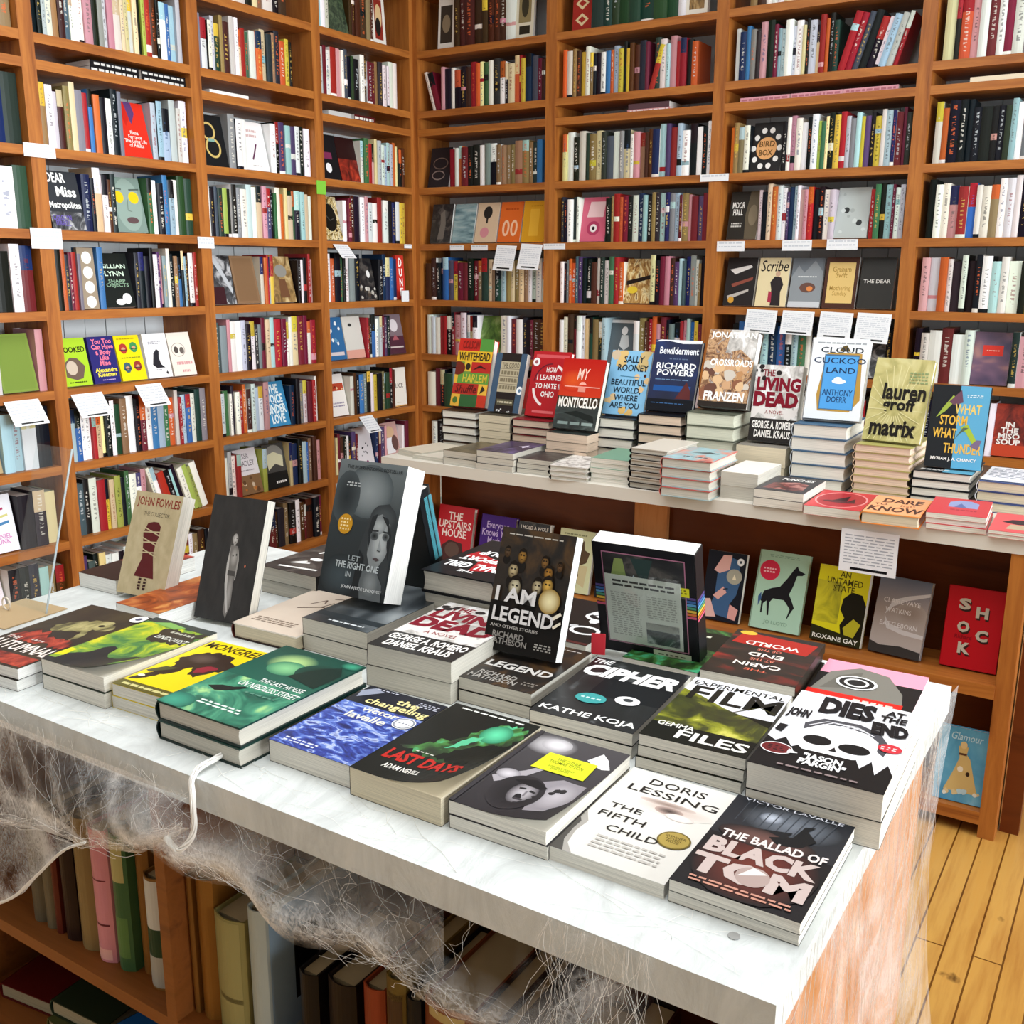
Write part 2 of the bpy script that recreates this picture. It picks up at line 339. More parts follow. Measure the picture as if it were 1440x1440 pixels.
PAGE = {'p': '#e9e4d8', 'c': '#ddd0b4', 'w': '#f4f3ee', 'g': '#cfcabd', 's': '#e6cdb6'}
MESHC = {}
def book_meshes(w, h, t, hard, cover, spine, page, ops, back, curl, key=None):
    """cover and page block of a closed book lying on its back: spine along x=0, foot along y=0, front cover up"""
    if key and key in MESHC: return MESHC[key]
    ct = .0024 if hard else .0005; ov = .003 if hard else .0003
    c = MB(); e = '#151515' if hard and cover == '#000' else cover
    if hard:
        c.box((.004, 0, 0), (w, h, ct), back or cover, skip='')
        c.box((.004, 0, t-ct), (w, h, t), cover)
        n = 6; arc = [(.004-.006*math.sin(math.pi*i/n)-.001, t*i/n) for i in range(n+1)]
        for (xa, za), (xb, zb) in zip(arc, arc[1:]): c.face([(xa, 0, za), (xb, 0, zb), (xb, h, zb), (xa, h, za)][::-1], spine or cover); c.face([(xa+.002, 0, za), (xb+.002, 0, zb), (xb, 0, zb), (xa, 0, za)], spine or cover); c.face([(xa+.002, h, za), (xb+.002, h, zb), (xb, h, zb), (xa, h, za)][::-1], spine or cover)
    else:
        c.box((0, 0, 0), (w, h, ct), back or cover)
        c.face([(0, h, 0), (0, 0, 0), (0, 0, t), (0, h, t)], spine or cover)
        if curl:
            g = 20
            def Z(u, v): d = max(0, u*.8+(1-v)*.75-.95); return t+curl*d*d
            for i in range(g):
                for j in range(g):
                    q = [(i/g, j/g), ((i+1)/g, j/g), ((i+1)/g, (j+1)/g), (i/g, (j+1)/g)]
                    c.face([(u*w, v*h, Z(u, v)) for u, v in q], cover); c.face([(u*w, v*h, Z(u, v)-.0004) for u, v in q][::-1], '#eeeeea')
        else: c.box((0, 0, t-ct), (w, h, t), cover)
    if ops: paint(c, ops, w, h, t+.00008, curl)
    p = MB(); pc = PAGE.get(page, page); x0 = .003 if hard else .0006; zz0, zz1 = ct, t-ct
    if curl: zz1 = t-.0006
    n = 4 if hard else 2; dip = .003 if hard else .0006
    xs = [w-ov-dip*math.sin(math.pi*i/n) for i in range(n+1)]; zs = [zz0+(zz1-zz0)*i/n for i in range(n+1)]
    for y, fl in ((ov, 1), (h-ov, 0)):
        q = [(x0, y, zz0)]+[(xs[i], y, zs[i]) for i in range(n+1)]+[(x0, y, zz1)]
        p.face(q if fl else q[::-1], pc, M_PAGES)
    for i in range(n): p.face([(xs[i], ov, zs[i]), (xs[i], h-ov, zs[i]), (xs[i+1], h-ov, zs[i+1]), (xs[i+1], ov, zs[i+1])], pc, M_PAGES)
    p.face([(x0, ov, zz1), (w-ov, ov, zz1), (w-ov, h-ov, zz1), (x0, h-ov, zz1)], pc, M_PAGES)
    p.face([(x0, ov, zz0), (x0, h-ov, zz0), (w-ov, h-ov, zz0), (w-ov, ov, zz0)], pc, M_PAGES)
    r = (c.mesh('cover'), p.mesh('page_block'))
    if key: MESHC[key] = r
    return r
def book(label, mtx, w, h, t, hard=False, cover='#222', spine=None, page='p', ops=None, back=None, curl=0, stickers=(), group=None, key=None):
    name = 'hardcover_book' if hard else 'paperback_book'
    r = thing(name, label, 'hardcover' if hard else 'paperback', mtx, group)
    a, b = book_meshes(w, h, t, hard, cover, spine, page, ops, back, curl, key)
    for nm, me in (('cover', a), ('page_block', b)):
        o = bpy.data.objects.new(nm, me); COL.objects.link(o); o.parent = r
    for s in stickers:
        m = MB(); paint(m, s[1:], w, h, t+.0012); so = m.obj('sticker', r); so['label'] = s[0]
    return r
def MX(x, y, z, yaw, lean=None):
    m = Matrix.Translation((x, y, z)) @ Matrix.Rotation(math.radians(yaw), 4, 'Z')
    if lean is not None: m = m @ Matrix.Rotation(math.radians(90-lean), 4, 'X')
    return m
def stack(short, label, x, y, yaw, w, h, H, n, z=.805, jit=.003, kind='paperback', **k):
    """n copies lying in a pile; the top one carries the visible art"""
    t = H/n; rnd = random.Random(int(x*1000)); key = short; hard = k.get('hard', False)
    lower = {q: k[q] for q in k if q in ('hard', 'cover', 'spine', 'page', 'back')}
    top = None; grp = 'copies piled with the '+short if n > 1 else None
    for i in range(n):
        is_top = i == n-1
        jx, jy, ja = (0, 0, 0) if is_top else (rnd.uniform(-jit, jit), rnd.uniform(-jit, jit), rnd.uniform(-.8, .8))
        m = MX(x+jx, y+jy, z+i*t+.0001*i, yaw+ja)
        if k.get('flip'): m = m @ Matrix.Translation((w, h, 0)) @ Matrix.Rotation(math.pi, 4, 'Z')
        kk = {q: v for q, v in k.items() if q != 'flip'}
        if is_top: top = book(label, m, w, h, t-.0002, group=grp, **kk)
        else:
            d = n-i
            pos = 'bottom copy' if i == 0 else ordn(d)+' copy down'
            book(pos+' in the pile topped by the '+short, m, w, h, t-.0002, group=grp, key=key, **lower)
    return top
def leaning(label, x, y, z, yaw, w, h, lean, t, easel=None, **k):
    """a book stood up on its foot, leaning back"""
    l = math.radians(lean); a = math.radians(yaw)
    off = Vector((math.sin(a)*math.cos(l)*t, -math.cos(a)*math.cos(l)*t, math.sin(l)*t))
    base = Vector((x, y, z)) - Vector((off.x, off.y, 0))
    m = MX(base.x, base.y, z+.0005, yaw, lean)
    b = book(label, m, w, h, t, **k)
    if easel:
        e = thing('acrylic_easel', 'clear acrylic easel propping up the '+easel, 'easel', m)
        p = MB(); p.box((w*.3, .001, -.0045), (w*.7, h*.72, -.0015), '#ffffff', M_ACR); o = p.obj('back_plate', e)
        p = MB(); p.box((w*.3, -.0005, -.0045), (w*.302, h*.72, -.0012), '#fff', M_ACE); p.box((w*.698, -.0005, -.0045), (w*.7, h*.72, -.0012), '#fff', M_ACE); p.obj('edge', e)
        zz = Matrix.Rotation(math.radians(-(90-lean)), 4, 'X')
        hh = h*.7*math.cos(l); dd = h*.7*math.sin(l)
        q = MB(); A = m.inverted() @ (m @ Vector((w*.5, h*.7, -.0045)))
        tip = m @ Vector((w*.5, h*.7, -.005)); foot = Vector((tip.x, tip.y, z+.0006)); foot += Vector((-math.sin(a), math.cos(a), 0))*.015
        inv = m.inverted(); q.tube([inv @ tip, inv @ foot], .0012, '#fff', M_ACE); q.obj('strut', e)
    return b

# ------------------------------------------------------------------ the room
def struct(mb, name):
    o = mb.obj(name); o['kind'] = 'structure'; return o
b = MB(); b.box((-.32, -9, -.05), (6.7, .34, 0), '#888', M_FLOOR); struct(b, 'floor')
b = MB(); b.box((-.40, -9, 0), (-.33, .40, 3.4), '#888', M_WALL); struct(b, 'wall_left')
b = MB(); b.box((-.33, .33, 0), (6.7, .40, 3.4), '#888', M_WALL); struct(b, 'wall_back')
b = MB(); b.box((-.40, -9, 3.4), (6.7, .40, 3.46), '#888', M_WALL); struct(b, 'ceiling')
b = MB()
for q in (((6.5, -9, 0), (6.6, .33, .55)), ((6.5, -9, 2.95), (6.6, .33, 3.4)), ((6.5, -9, .55), (6.6, -5.6, 2.95)), ((6.5, -.2, .55), (6.6, .33, 2.95))): b.box(*q, '#888', M_WALL)
struct(b, 'wall_right')
b = MB()
for y in (-5.6, -3.8, -2.0, -.28): b.box((6.5, y, .55), (6.58, y+.08, 2.95), '#f2f2ee')
struct(b, 'window_1')
b = MB()
for q in (((-.33, -9, 0), (6.6, -8.9, .5)), ((-.33, -9, 3.0), (6.6, -8.9, 3.4)), ((-.33, -9, .5), (.2, -8.9, 3)), ((5.8, -9, .5), (6.6, -8.9, 3))): b.box(*q, '#888', M_WALL)
struct(b, 'wall_front')

# ------------------------------------------------------------------ bookcases on the left and back walls
LV = {0: 2.755, 1: 2.473, 2: 2.191, 3: 2.105, 4: 1.822, 5: 1.544, 6: 1.262, 7: .98, 8: .704, 9: .417, 10: .137}
BAY = {'Z': ('L', -2.81, -2.1107), 'A': ('L', -2.1107, -1.3937), 'B': ('L', -1.3937, -.6991), 'C': ('L', -.6991, 0),
       'P': ('B', 0, .8065), 'Q': ('B', .8065, 1.6355), 'R': ('B', 1.6355, 2.4604), 'S': ('B', 2.4604, 3.285)}
BNAME = {'Z': 'left wall, outermost bay', 'A': 'left wall, second bay', 'B': 'left wall, third bay', 'C': 'left wall, corner bay',
         'P': 'back wall, corner bay', 'Q': 'back wall, second bay', 'R': 'back wall, third bay', 'S': 'back wall, end bay'}
D = .28
def wallm(side): # local x runs along the wall to the right, local y goes into the case
    return Matrix(((0, -1, 0, 0), (1, 0, 0, 0), (0, 0, 1, 0), (0, 0, 0, 1))) if side == 'L' else Matrix.Identity(4)
for k, (side, e0, e1) in BAY.items():
    M = wallm(side); r = thing('bookcase', 'tall open fir bookcase full of books, '+BNAME[k], 'bookcase', M @ Matrix.Translation((e0, 0, 0)), 'built-up bookcases along the two walls')
    inv = r.matrix_world.inverted(); L = e1-e0
    mw = M_WY if side == 'L' else M_WX
    for a in (0, L-.027):
        p = MB(); p.box((a, 0, 0), (a+.027, D, 2.95), '#888', M_WZ); o = p.obj('side_panel', r)
    for q, z in LV.items():
        p = MB(); p.box((.027, 0, z-.016), (L-.027, D, z+.016), '#888', M_WX); p.obj('shelf', r)
    p = MB(); p.box((.027, .01, 0), (L-.027, .03, .121), '#888', M_WX); p.obj('plinth', r)
    p = MB(); n = 7
    for i in range(n): p.box((.027+(L-.054)*i/n+.0015, D-.012+.002*(i % 2), 0), (.027+(L-.054)*(i+1)/n-.0015, D, 2.95), '#888', M_BACK)
    o = p.obj('back_panel', r); o['label'] = 'pale painted boarded back'

# ------------------------------------------------------------------ shelved books
PAL = {'K': '#16161a', 'k': '#2e3033', 'W': '#f1f0ec', 'w': '#dcd8cc', 'C': '#d8c79f', 'T': '#8c7450', 'B': '#4a2a1c', 'R': '#9f282b', 'M': '#6d2230', 'O': '#c9622f',
       'Y': '#d6bb42', 'G': '#3f6b48', 'g': '#26402f', 'L': '#a8ba58', 'A': '#a3c4cb', 'U': '#3a6fae', 'N': '#1d2b52', 'P': '#523f66', 'V': '#c99398', 'S': '#83888c', 's': '#c3c9cc', 'D': '#4a5560', 'y': '#efe0a0'}
CNAME = {'K': 'black', 'k': 'charcoal', 'W': 'white', 'w': 'off-white', 'C': 'cream', 'T': 'tan', 'B': 'dark brown', 'R': 'red', 'M': 'maroon', 'O': 'orange', 'Y': 'yellow', 'G': 'green', 'g': 'dark green',
         'L': 'lime', 'A': 'pale blue', 'U': 'blue', 'N': 'navy', 'P': 'purple', 'V': 'pink', 'S': 'grey', 's': 'pale grey', 'D': 'slate', 'y': 'pale yellow'}
ROWS = [ # bay, level, spines left to right with (face-out books), start and end of the filled run, lowest and highest book
 ('Z', 2, 'KWTBsAsT', .3, 1, .2, .23), ('Z', 4, 'WKRBKsKKWUNk', .05, 1, .2, .235), ('Z', 5, 'WKSROwSRKsWg', 0, 1, .19, .23), ('Z', 6, 'KKWROW(skyline)OKWM', 0, .98, .2, .235),
 ('Z', 7, 'KNWSNNKWs(greenface)V', .1, 1, .2, .235), ('Z', 8, 'KWB(deer)AAWK', .1, .98, .2, .23), ('Z', 9, 'WsTKK(brush)KKC', .1, .98, .19, .22), ('Z', 10, 'KWV(spare)KKkATB', .1, .98, .19, .22),
 ('A', 2, 'KKswTBDWWWVKSsVwCCwCKLRBKWUAs', 0, 1, .195, .235), ('A', 4, 'TWsBTCSRUOKWKS(redface)sAAswW', .02, 1, .19, .235), ('A', 5, '(dearmiss)NKCWBk(goldeyes)GWKUAWgg', .02, 1, .19, .23),
 ('A', 6, 'KOkMRS(dots)U(flynn)kKKKWPVSwKTUKABWR', .02, 1, .195, .23), ('A', 7, '(hooked)(likemine)(helmets)(crow)(panda)', .02, .95, .2, .23), ('A', 8, 'AUWWRCyKWgTWKMWUAGOwRAUWgS', .02, 1, .19, .225),
 ('A', 9, 'DKWRYCLKGWPV<W<W<R<K<A<K<W<L<L<W', .02, .97, .19, .225), ('A', 10, 'PDKyWWKWKTBsKWRKMWTBKW', .02, 1, .16, .2),
 ('B', 1, 'WwKCTwKB', .3, .9, .19, .23), ('B', 2, 'SWwsgTBwWCRGwOCkTkOYK', 0, .86, .18, .235), ('B', 4, '(rings)SWW(pen)WKPAPWKW', .02, 1, .19, .22), ('B', 5, 'WKDgLKKSWsWCVPKGwOyCGKACW', .02, 1, .19, .22),
 ('B', 6, '(noir)(brownplain)wORAY(figures)KWKTRV', .02, .97, .19, .225), ('B', 7, 'DSVWWsKWkSMCARMWWCMMWR', .02, 1, .19, .225), ('B', 8, 'sGWkWROBsAWV(bluewords)NKSwMRW', .02, .98, .18, .215), ('B', 9, 'WsWR(tessa)L(mist)CNKAUTBV', .02, .98, .19, .22), ('B', 10, 'KWMBKBMBkTKWBMBKM', .05, .98, .17, .21),
 ('C', 1, 'AWw(mossy)BBBBTB(frameA)', 0, .8, .2, .235), ('C', 2, 'wMWRVWDKgKWBMMTkWWWW', .02, .92, .19, .225), ('C', 4, '(moonface)(maroonface)wGRVCsWAAsOyKB', .02, .97, .18, .215), ('C', 5, '(goldhole)WMBKWVsWRWKNWYY', .02, .98, .19, .22),
 ('C', 6, 'WOKGKWSK(collage)KNNUN(dune)', .02, .98, .2, .23), ('C', 7, '(blueisle)(pale)RBKUWsMPK(maroonmoon)', .02, .97, .19, .22), ('C', 8, '(fair)wBKUSKWYKTGgKB(lice)', .02, .97, .18, .21), ('C', 9, 'TCMBKWKPM(birdsheet)NMPV(pinkhat)WM', .02, .97, .18, .21),
 ('P', 1, '(frameD)BBBBBBBBW(frameE)', .14, .93, .19, .24), ('P', 2, '<w<MVKWKKBROyGWkWKCORYNDMB', .02, .98, .18, .215), ('P', 4, '(darkwave)RWOMKKWSKTTTTTTTkU', .04, .97, .18, .2), ('P', 5, '(shadow)(sea)(spade)(feet)(gold)', .05, .98, .19, .2),
 ('P', 6, 'BBKNUDYMMKMTgCTgATCTCTWsWw', .02, 1, .185, .215), ('P', 7, 'WswRRKMVWsCW(greenleaf)wWMWkKMBB', .02, 1, .19, .225), ('P', 8, 'wMKgAWMBKTOWCKMBRTKW', .02, 1, .17, .21), ('P', 9, 'WKTBMWKTRKMW', .05, .9, .18, .21), ('P', 10, 'WKTBMWKTRKMW', .05, .9, .18, .21),
 ('Q', 1, '(diamond)ggggggggW(sepia)', .08, .96, .2, .24), ('Q', 2, 'OwTBYwTKKWUOAYKYBBkM>RgWAVRRKO', .03, .98, .175, .215), ('Q', 4, 'yWKwgTCkDWSCWVTBBNAPRAWKWKW', .03, 1, .19, .225), ('Q', 5, 'kKWgW(ipodpink)KTROMKWNAKTkANSAMTVMPM', .03, 1, .19, .215),
 ('Q', 6, 'WKSOODPKKBWkwGRO(gilded)CKMVBPADNSWTK', .03, 1, .185, .225), ('Q', 7, 'WwBMWWygTkA(bones)WTBROVMKSWRVAUKM', .03, 1, .19, .23), ('Q', 8, 'WKTBMWKTRKMWWKTBMWKTRKMW', .03, 1, .18, .22), ('Q', 9, 'WKTBMWKTRKMW', .05, .9, .18, .21),
 ('R', 1, 'TBWWKCOWsKW', .1, .6, .2, .23), ('R', 2, 'sNUSkVKMAAWsWCKsCROKg>R>R>D>K>K>W>A>s>R', .03, .97, .185, .225), ('R', 4, 'OTTw(birdbox)KWVWWKWLGyKYRsSAYPKYWANMMk', .03, 1, .185, .22), ('R', 5, '(moorhall)wKCOsWPNAWVVRKKWs(rock)RGKAMWs', .03, 1, .19, .23),
 ('R', 6, '(hands)(scribe)(car)(swift)(thedear)', .03, .97, .19, .215), ('R', 7, 'KUUNKANUKAGWKMsTK(bwphoto)K', .1, 1, .19, .22), ('R', 8, 'WKTBMWKTRKMWWKTBMWKTRKMW', .03, 1, .18, .22), ('R', 9, 'WKTBMWKTRKMW', .05, .9, .18, .21),
 ('S', 2, 'CKOVWMWMWSsKANWCKWMBRWKTsAU', .03, 1, .2, .23), ('S', 4, 'wOKKKKKKKkAWSMRWWWWWKsWKB', .03, 1, .195, .23), ('S', 5, 'KWwVRUWwTWWwKOTVMVMUKWAGRW', .03, 1, .19, .225), ('S', 6, 'VsOWkWKKWAWWKYG(queen)KWRVT', .03, 1, .19, .22),
 ('S', 7, 'KwWMWW(dusk)kVPKWWGBOOWKT', .03, 1, .19, .22), ('S', 8, 'KTBMW(misosoup)AWKMWT', .1, 1, .19, .22)]
HIDDEN = {('P', 9), ('P', 10), ('Q', 8), ('Q', 9), ('R', 8), ('R', 9)}

art('dk', [(.35, '#16161a'), (.5, '#2e2c2c'), (.62, '#55504c'), (.72, '#1b1b1e')], (3, 4), 5, 1.2)
art('bw', [(.32, '#101012'), (.48, '#4c4e52'), (.6, '#b9babc'), (.74, '#2b2c2f')], (3, 3.6), 5, 1.0)
art('sepia', [(.3, '#3b2a17'), (.5, '#9b7b4b'), (.68, '#cdb788')], (3, 3), 5, 1)
art('sea', [(.35, '#4f6f78'), (.5, '#86a3a8'), (.7, '#b4c3c2')], (1, 7), 4, .4)
art('goldhole', [(.36, '#2c2216'), (.47, '#b69a55'), (.55, '#ede1bb'), (.64, '#463a20')], (7, 9), 4, 1.5)
art('leaf', [(.35, '#2e4a1d'), (.5, '#5f8137'), (.66, '#a5b97a')], (2, 2.5), 4, .8)
art('gilded', [(.34, '#6b3d1c'), (.46, '#b98f4d'), (.55, '#ead9a4'), (.66, '#5b2b1c')], (3, 2.2), 4, 2.2, .8)
art('dusk', [(.3, '#35304e'), (.5, '#6d5168'), (.66, '#b07d74')], (1, 2.2), 2, .3, 0)
art('mossy', [(.34, '#1b261d'), (.5, '#3a4a36'), (.66, '#5c6a4e')], (6, 8), 5, 1.4)
art('redpaint', [(.34, '#3a1411'), (.48, '#8b2a1d'), (.62, '#c2452c'), (.74, '#5a1d16')], (2, 2.4), 4, 1.2)
F = {} # small face-out covers: (colour, label, art)
def face(k, col, label, *ops): F[k] = (col, label, list(ops))
T_ = lambda s, x0, y0, x1, y1, c, bold=.02, **k: ('t', s, x0, y0, x1, y1, c, dict(bold=bold, **k))
face('skyline', '#e9ebe9', 'white face-out book with a grey city skyline and bridge', ('r', 0, .25, 1, .36, '#8f9a9a'), ('p', [(0, .36), (.1, .5), (.2, .38), (.3, .55), (.4, .4), (.5, .6), (.6, .42), (.8, .5), (1, .38), (1, .34), (0, .34)], '#5d6668'), ('ring', .4, .2, .35, .1, .03, '#3b4142'))
face('greenface', '#7d9440', 'moss green face-out book beside a pink spine', ('r', .06, .04, .94, .96, '#768d3c'))
face('deer', '#b7a37c', 'face-out book with a red figure on black and a yellow badge', ('p', [(0, .3), (0, 1), (.55, 1), (.5, .6), (.3, .35)], '#1c1a1c'), ('p', [(.1, .85), (.3, .95), (.5, .8), (.38, .6), (.45, .45), (.3, .5), (.2, .7)], '#d22f2c'), ('p', [(.45, .6), (.8, .55), (.9, .45), (.6, .45)], '#dcd8b8'), ('e', .25, .15, .14, .09, '#e6b62c'), ('e', .75, .35, .1, .08, '#e2c14b'))
face('brush', '#eef1f8', 'white face-out book with pink, yellow and blue brush strokes', T_('LOVE\nIN', .35, .82, .7, .92, '#cf8fc4', .01), ('l', [(.15, .7), (.75, .76)], .06, '#b02f60'), ('l', [(.2, .58), (.85, .64)], .06, '#d3cf84'), ('l', [(.15, .45), (.85, .52)], .07, '#4a86b8'), T_('DANIEL\nFUNK', .3, .15, .85, .32, '#d98fc8'))
face('spare', '#f3eaf0', 'white face-out book with four lines of thin grey lettering', T_('What\nI Lived\nSpeaks\nReader', .2, .2, .85, .85, '#8f8790', .005))
face('redface', '#d6301f', 'red face-out book with a purple figure above white lettering', ('p', [(.35, 1), (.6, 1), (.66, .8), (.5, .6), (.36, .78)], '#5b3c6e'), ('p', [(.1, 1), (.35, 1), (.45, .7), (.3, .55)], '#c3261c'), T_('Elena\nFerrante\nThe Lying Life\nof Adults', .15, .18, .9, .48, '#f5e3dd', .015))
face('dearmiss', '#3c4046', 'big black and white face-out book with loose white hand lettering', ('a', 0, 0, 1, 1, 'bw'), ('r', 0, .3, 1, 1, '#33363b'), T_('DEAR', .08, .8, .65, .97, '#f4f4f2', .03), T_('Miss', .3, .56, .9, .74, '#f4f4f2', .03), T_('Metropolitan', .03, .33, .97, .48, '#f4f4f2', .02), T_('CAROLYN\nFERRELL', .05, .06, .6, .24, '#6a5aa8', .02))
face('goldeyes', '#7c9088', 'grey-green face-out book of a face with round yellow eyes', ('e', .5, .5, .45, .48, '#8fa39a'), ('l', [(.05, .8), (.35, .78)], .04, '#4f5a54'), ('l', [(.6, .78), (.95, .8)], .04, '#4f5a54'), ('e', .22, .64, .16, .11, '#f0c51f'), ('e', .72, .64, .17, .11, '#f0c51f'), ('e', .55, .22, .2, .06, '#5f4a4c'), ('l', [(.5, .6), (.45, .4), (.58, .38)], .02, '#66756d'))
face('dots', '#9b8c78', 'brown face-out book with a column of four white circles', *[('e', .55, .12+.24*i, .3, .1, '#f0efe9') for i in range(4)])
face('flynn', '#1b201e', 'black face-out book with pale green lettering and two white badges', T_('GILLIAN', .05, .72, .9, .8, '#cfe5d0'), T_('FLYNN', .05, .58, .8, .67, '#cfe5d0'), T_('SHARP\nOBJECTS', .15, .36, .9, .52, '#86a58c'), ('e', .75, .16, .15, .1, '#f1f1f1'), ('e', .52, .1, .16, .06, '#d8dad8'))
face('hooked', '#a9d02f', 'lime green face-out book with a split portrait of a man', T_('HOOKED', .03, .7, .95, .82, '#20210f', .03), ('p', [(.1, .2), (.15, .5), (.35, .6), (.6, .58), (.85, .4), (.7, .15), (.45, .12)], '#6d5a4e'), ('e', .36, .38, .2, .15, '#c9b9a6'), ('x', .15, .05, .8, .1, 1, '#2b3511'))
face('likemine', '#2c2a70', 'navy face-out book with fat pink lettering and a yellow name', T_('You Too\nCan Have\na Body\nLike\nMine', .12, .38, .95, .95, '#ef7d97', .03), T_('Alexandra\nKleeman', .1, .14, .95, .33, '#f1e04b', .03), ('x', .3, .05, .8, .09, 1, '#b79ac9'))
def helm(x, y, c): return [('p', [(x-.17, y-.02), (x-.12, y+.1), (x, y+.13), (x+.12, y+.1), (x+.17, y-.02), (x+.05, y-.1), (x-.05, y-.1)], c), ('e', x, y, .08, .04, '#cf9a7a'), ('l', [(x-.12, y-.02), (x+.12, y-.02)], .03, '#2d2b33')]
face('helmets', '#f0dc16', 'bright yellow face-out book with four little helmeted heads', *helm(.3, .7, '#b03b32'), *helm(.72, .72, '#3f8f55'), *helm(.3, .28, '#44636e'), *helm(.72, .3, '#9a3f33'), ('x', .1, .9, .8, .95, 1, '#b59a12'), ('x', .12, .48, .9, .53, 1, '#8e9a2a'))
face('crow', '#f0f0f2', 'white face-out book with a small black bird', ('x', .2, .75, .75, .83, 2, '#9a9aa2'), ('p', [(.25, .3), (.35, .55), (.5, .65), (.6, .6), (.55, .45), (.6, .3), (.75, .22), (.4, .22)], '#2a2a30'), ('x', .3, .16, .6, .2, 1, '#77777e'), ('p', [(.75, .1), (.8, .15), (.85, .1), (.8, .06)], '#2a2a30'))
face('panda', '#efe6da', 'cream face-out book with a pencil drawn panda and pink lettering', ('ring', .4, .6, .3, .16, .02, '#9a9088'), ('e', .3, .6, .1, .08, '#57504c'), ('e', .55, .58, .1, .08, '#6a625c'), ('x', .2, .22, .9, .36, 1, '#d7a0a0'), ('x', .4, .05, .75, .16, 1, '#d7a0a0'))
face('rings', '#191a1c', 'black face-out book with two linked gold rings', ('ring', .4, .68, .28, .18, .07, '#c9b06a'), ('ring', .5, .36, .3, .2, .07, '#c9b06a'), ('r', .35, .48, .6, .54, '#7fa79c'))
face('pen', '#ece9e8', 'white face-out book with a dark pen stroke', ('x', .2, .66, .7, .86, 2, '#c9a9a6'), ('l', [(.35, .22), (.45, .34), (.6, .55)], .06, '#5a2b4c'), ('x', .3, .08, .7, .12, 1, '#b0a9a8'))
face('noir', '#2a2c30', 'black and white photo face-out book with a torn white diagonal', ('a', 0, 0, 1, 1, 'bw'), ('p', [(.2, 1), (.4, 1), (.95, .3), (.9, .2)], '#b8bcc0'), ('r', 0, 0, .6, .35, '#3a1d22'))
face('brownplain', '#86694e', 'plain brown face-out book', ('r', .08, .05, .92, .95, '#7d6045'))
face('figures', '#7c5a3a', 'brown face-out book with a grey stone figure', ('a', 0, 0, 1, 1, 'sepia'), ('e', .5, .68, .28, .14, '#8a8780'), ('p', [(.3, .1), (.35, .5), (.65, .5), (.75, .1)], '#6d4a33'))
face('bluewords', '#3f8fbf', 'blue face-out book covered in wavy white capital lettering', T_('THE\nVOICE\nUNDER\nLOVE', .06, .06, .94, .94, '#e6f3f6', .04), ('l', [(0, .5), (.3, .55), (.6, .48), (1, .54)], .03, '#2d6d9a'))
face('tessa', '#ece9ef', 'white-topped face-out book with thin lettering above a brown photograph', ('r', 0, 0, 1, .42, '#8a6a4a'), ('blobs', .05, .03, .95, .4, 10, .12, ['#b98a58', '#d9c7ae', '#6a4c33', '#c2773a']), T_('TESSA', .15, .78, .65, .9, '#7a757e', .005), T_('HADLEY', .18, .62, .85, .74, '#7a757e', .005), ('x', .2, .5, .8, .55, 1, '#9a959e'))
face('mist', '#4a4a48', 'grey face-out book with a misty photograph and white lettering', ('e', .5, .75, .42, .22, '#8c8c88'), ('p', [(.1, .75), (.5, .82), (.9, .7), (.85, .45), (.5, .55), (.15, .42)], '#d8d6b6'), ('r', 0, 0, 1, .36, '#1e1f1e'), ('x', .4, .08, .9, .18, 1, '#f2f2f0'))
face('mossy', '#25302a', 'big dark mossy old book standing face-out', ('a', 0, 0, 1, 1, 'mossy'))
face('frameA', '#e8e4da', 'white bordered face-out book with a dark picture', ('r', .2, .1, .8, .9, '#8b2d22'), ('e', .5, .55, .25, .25, '#d7b88a'), ('e', .45, .35, .2, .18, '#23201e'))
face('moonface', '#18181b', 'black face-out book with a white round badge', ('p', [(.1, .95), (.35, .8), (.3, .6), (.1, .65)], '#dfe3e6'), ('r', .15, .45, .7, .6, '#7a2f52'), ('e', .45, .25, .15, .11, '#e8e8ea'))
face('maroonface', '#4a1a1c', 'dark maroon face-out book', ('a', 0, 0, 1, 1, 'redpaint'), ('r', 0, .5, 1, 1, '#2b1414'))
face('goldhole', '#b59b5e', 'gold patterned face-out book with a black oval opening', ('a', 0, 0, 1, 1, 'goldhole'), ('e', .5, .52, .36, .32, '#15140f'), ('l', [(.3, .6), (.5, .45), (.7, .5)], .03, '#4b4a45'))
face('collage', '#3a3230', 'dark collage face-out book of small grey pictures', ('a', 0, 0, 1, 1, 'dk'), ('blobs', .05, .05, .95, .45, 14, .12, ['#b8b3aa', '#7d7468', '#d9d6cd', '#4a4038']), ('e', .7, .62, .1, .09, '#e9e9e6'))
face('dune', '#cf3a2e', 'red face-out book with four big white capitals running down', ('t', 'D', .35, .74, .75, .94, '#fff6ee', dict(bold=.04)), ('t', 'U', .35, .52, .75, .7, '#fff6ee', dict(bold=.04)), ('t', 'N', .35, .3, .75, .48, '#fff6ee', dict(bold=.04)), ('t', 'E', .35, .08, .75, .26, '#fff6ee', dict(bold=.04)), ('r', 0, 0, 1, .05, '#b52a22'))
face('blueisle', '#33689a', 'blue face-out book with white islands', ('blobs', .1, .2, .9, .9, 7, .12, ['#e9eef0', '#5f93b8']), ('r', .1, .1, .9, .18, '#d2c7c9'))
face('pale', '#d5d2ca', 'pale grey face-out book with a faint red wash at its foot', ('r', 0, 0, 1, .2, '#d9a08f'), ('e', .4, .8, .1, .04, '#3c3c3c'))
face('maroonmoon', '#4d2a38', 'maroon face-out book with a pale moon over water', ('r', 0, .45, 1, 1, '#7d6d74'), ('e', .5, .72, .25, .16, '#dcd4d8'), ('r', .1, .15, .9, .19, '#c9bcb8'), ('p', [(.3, .35), (.7, .35), (.5, .5)], '#a85a64'))
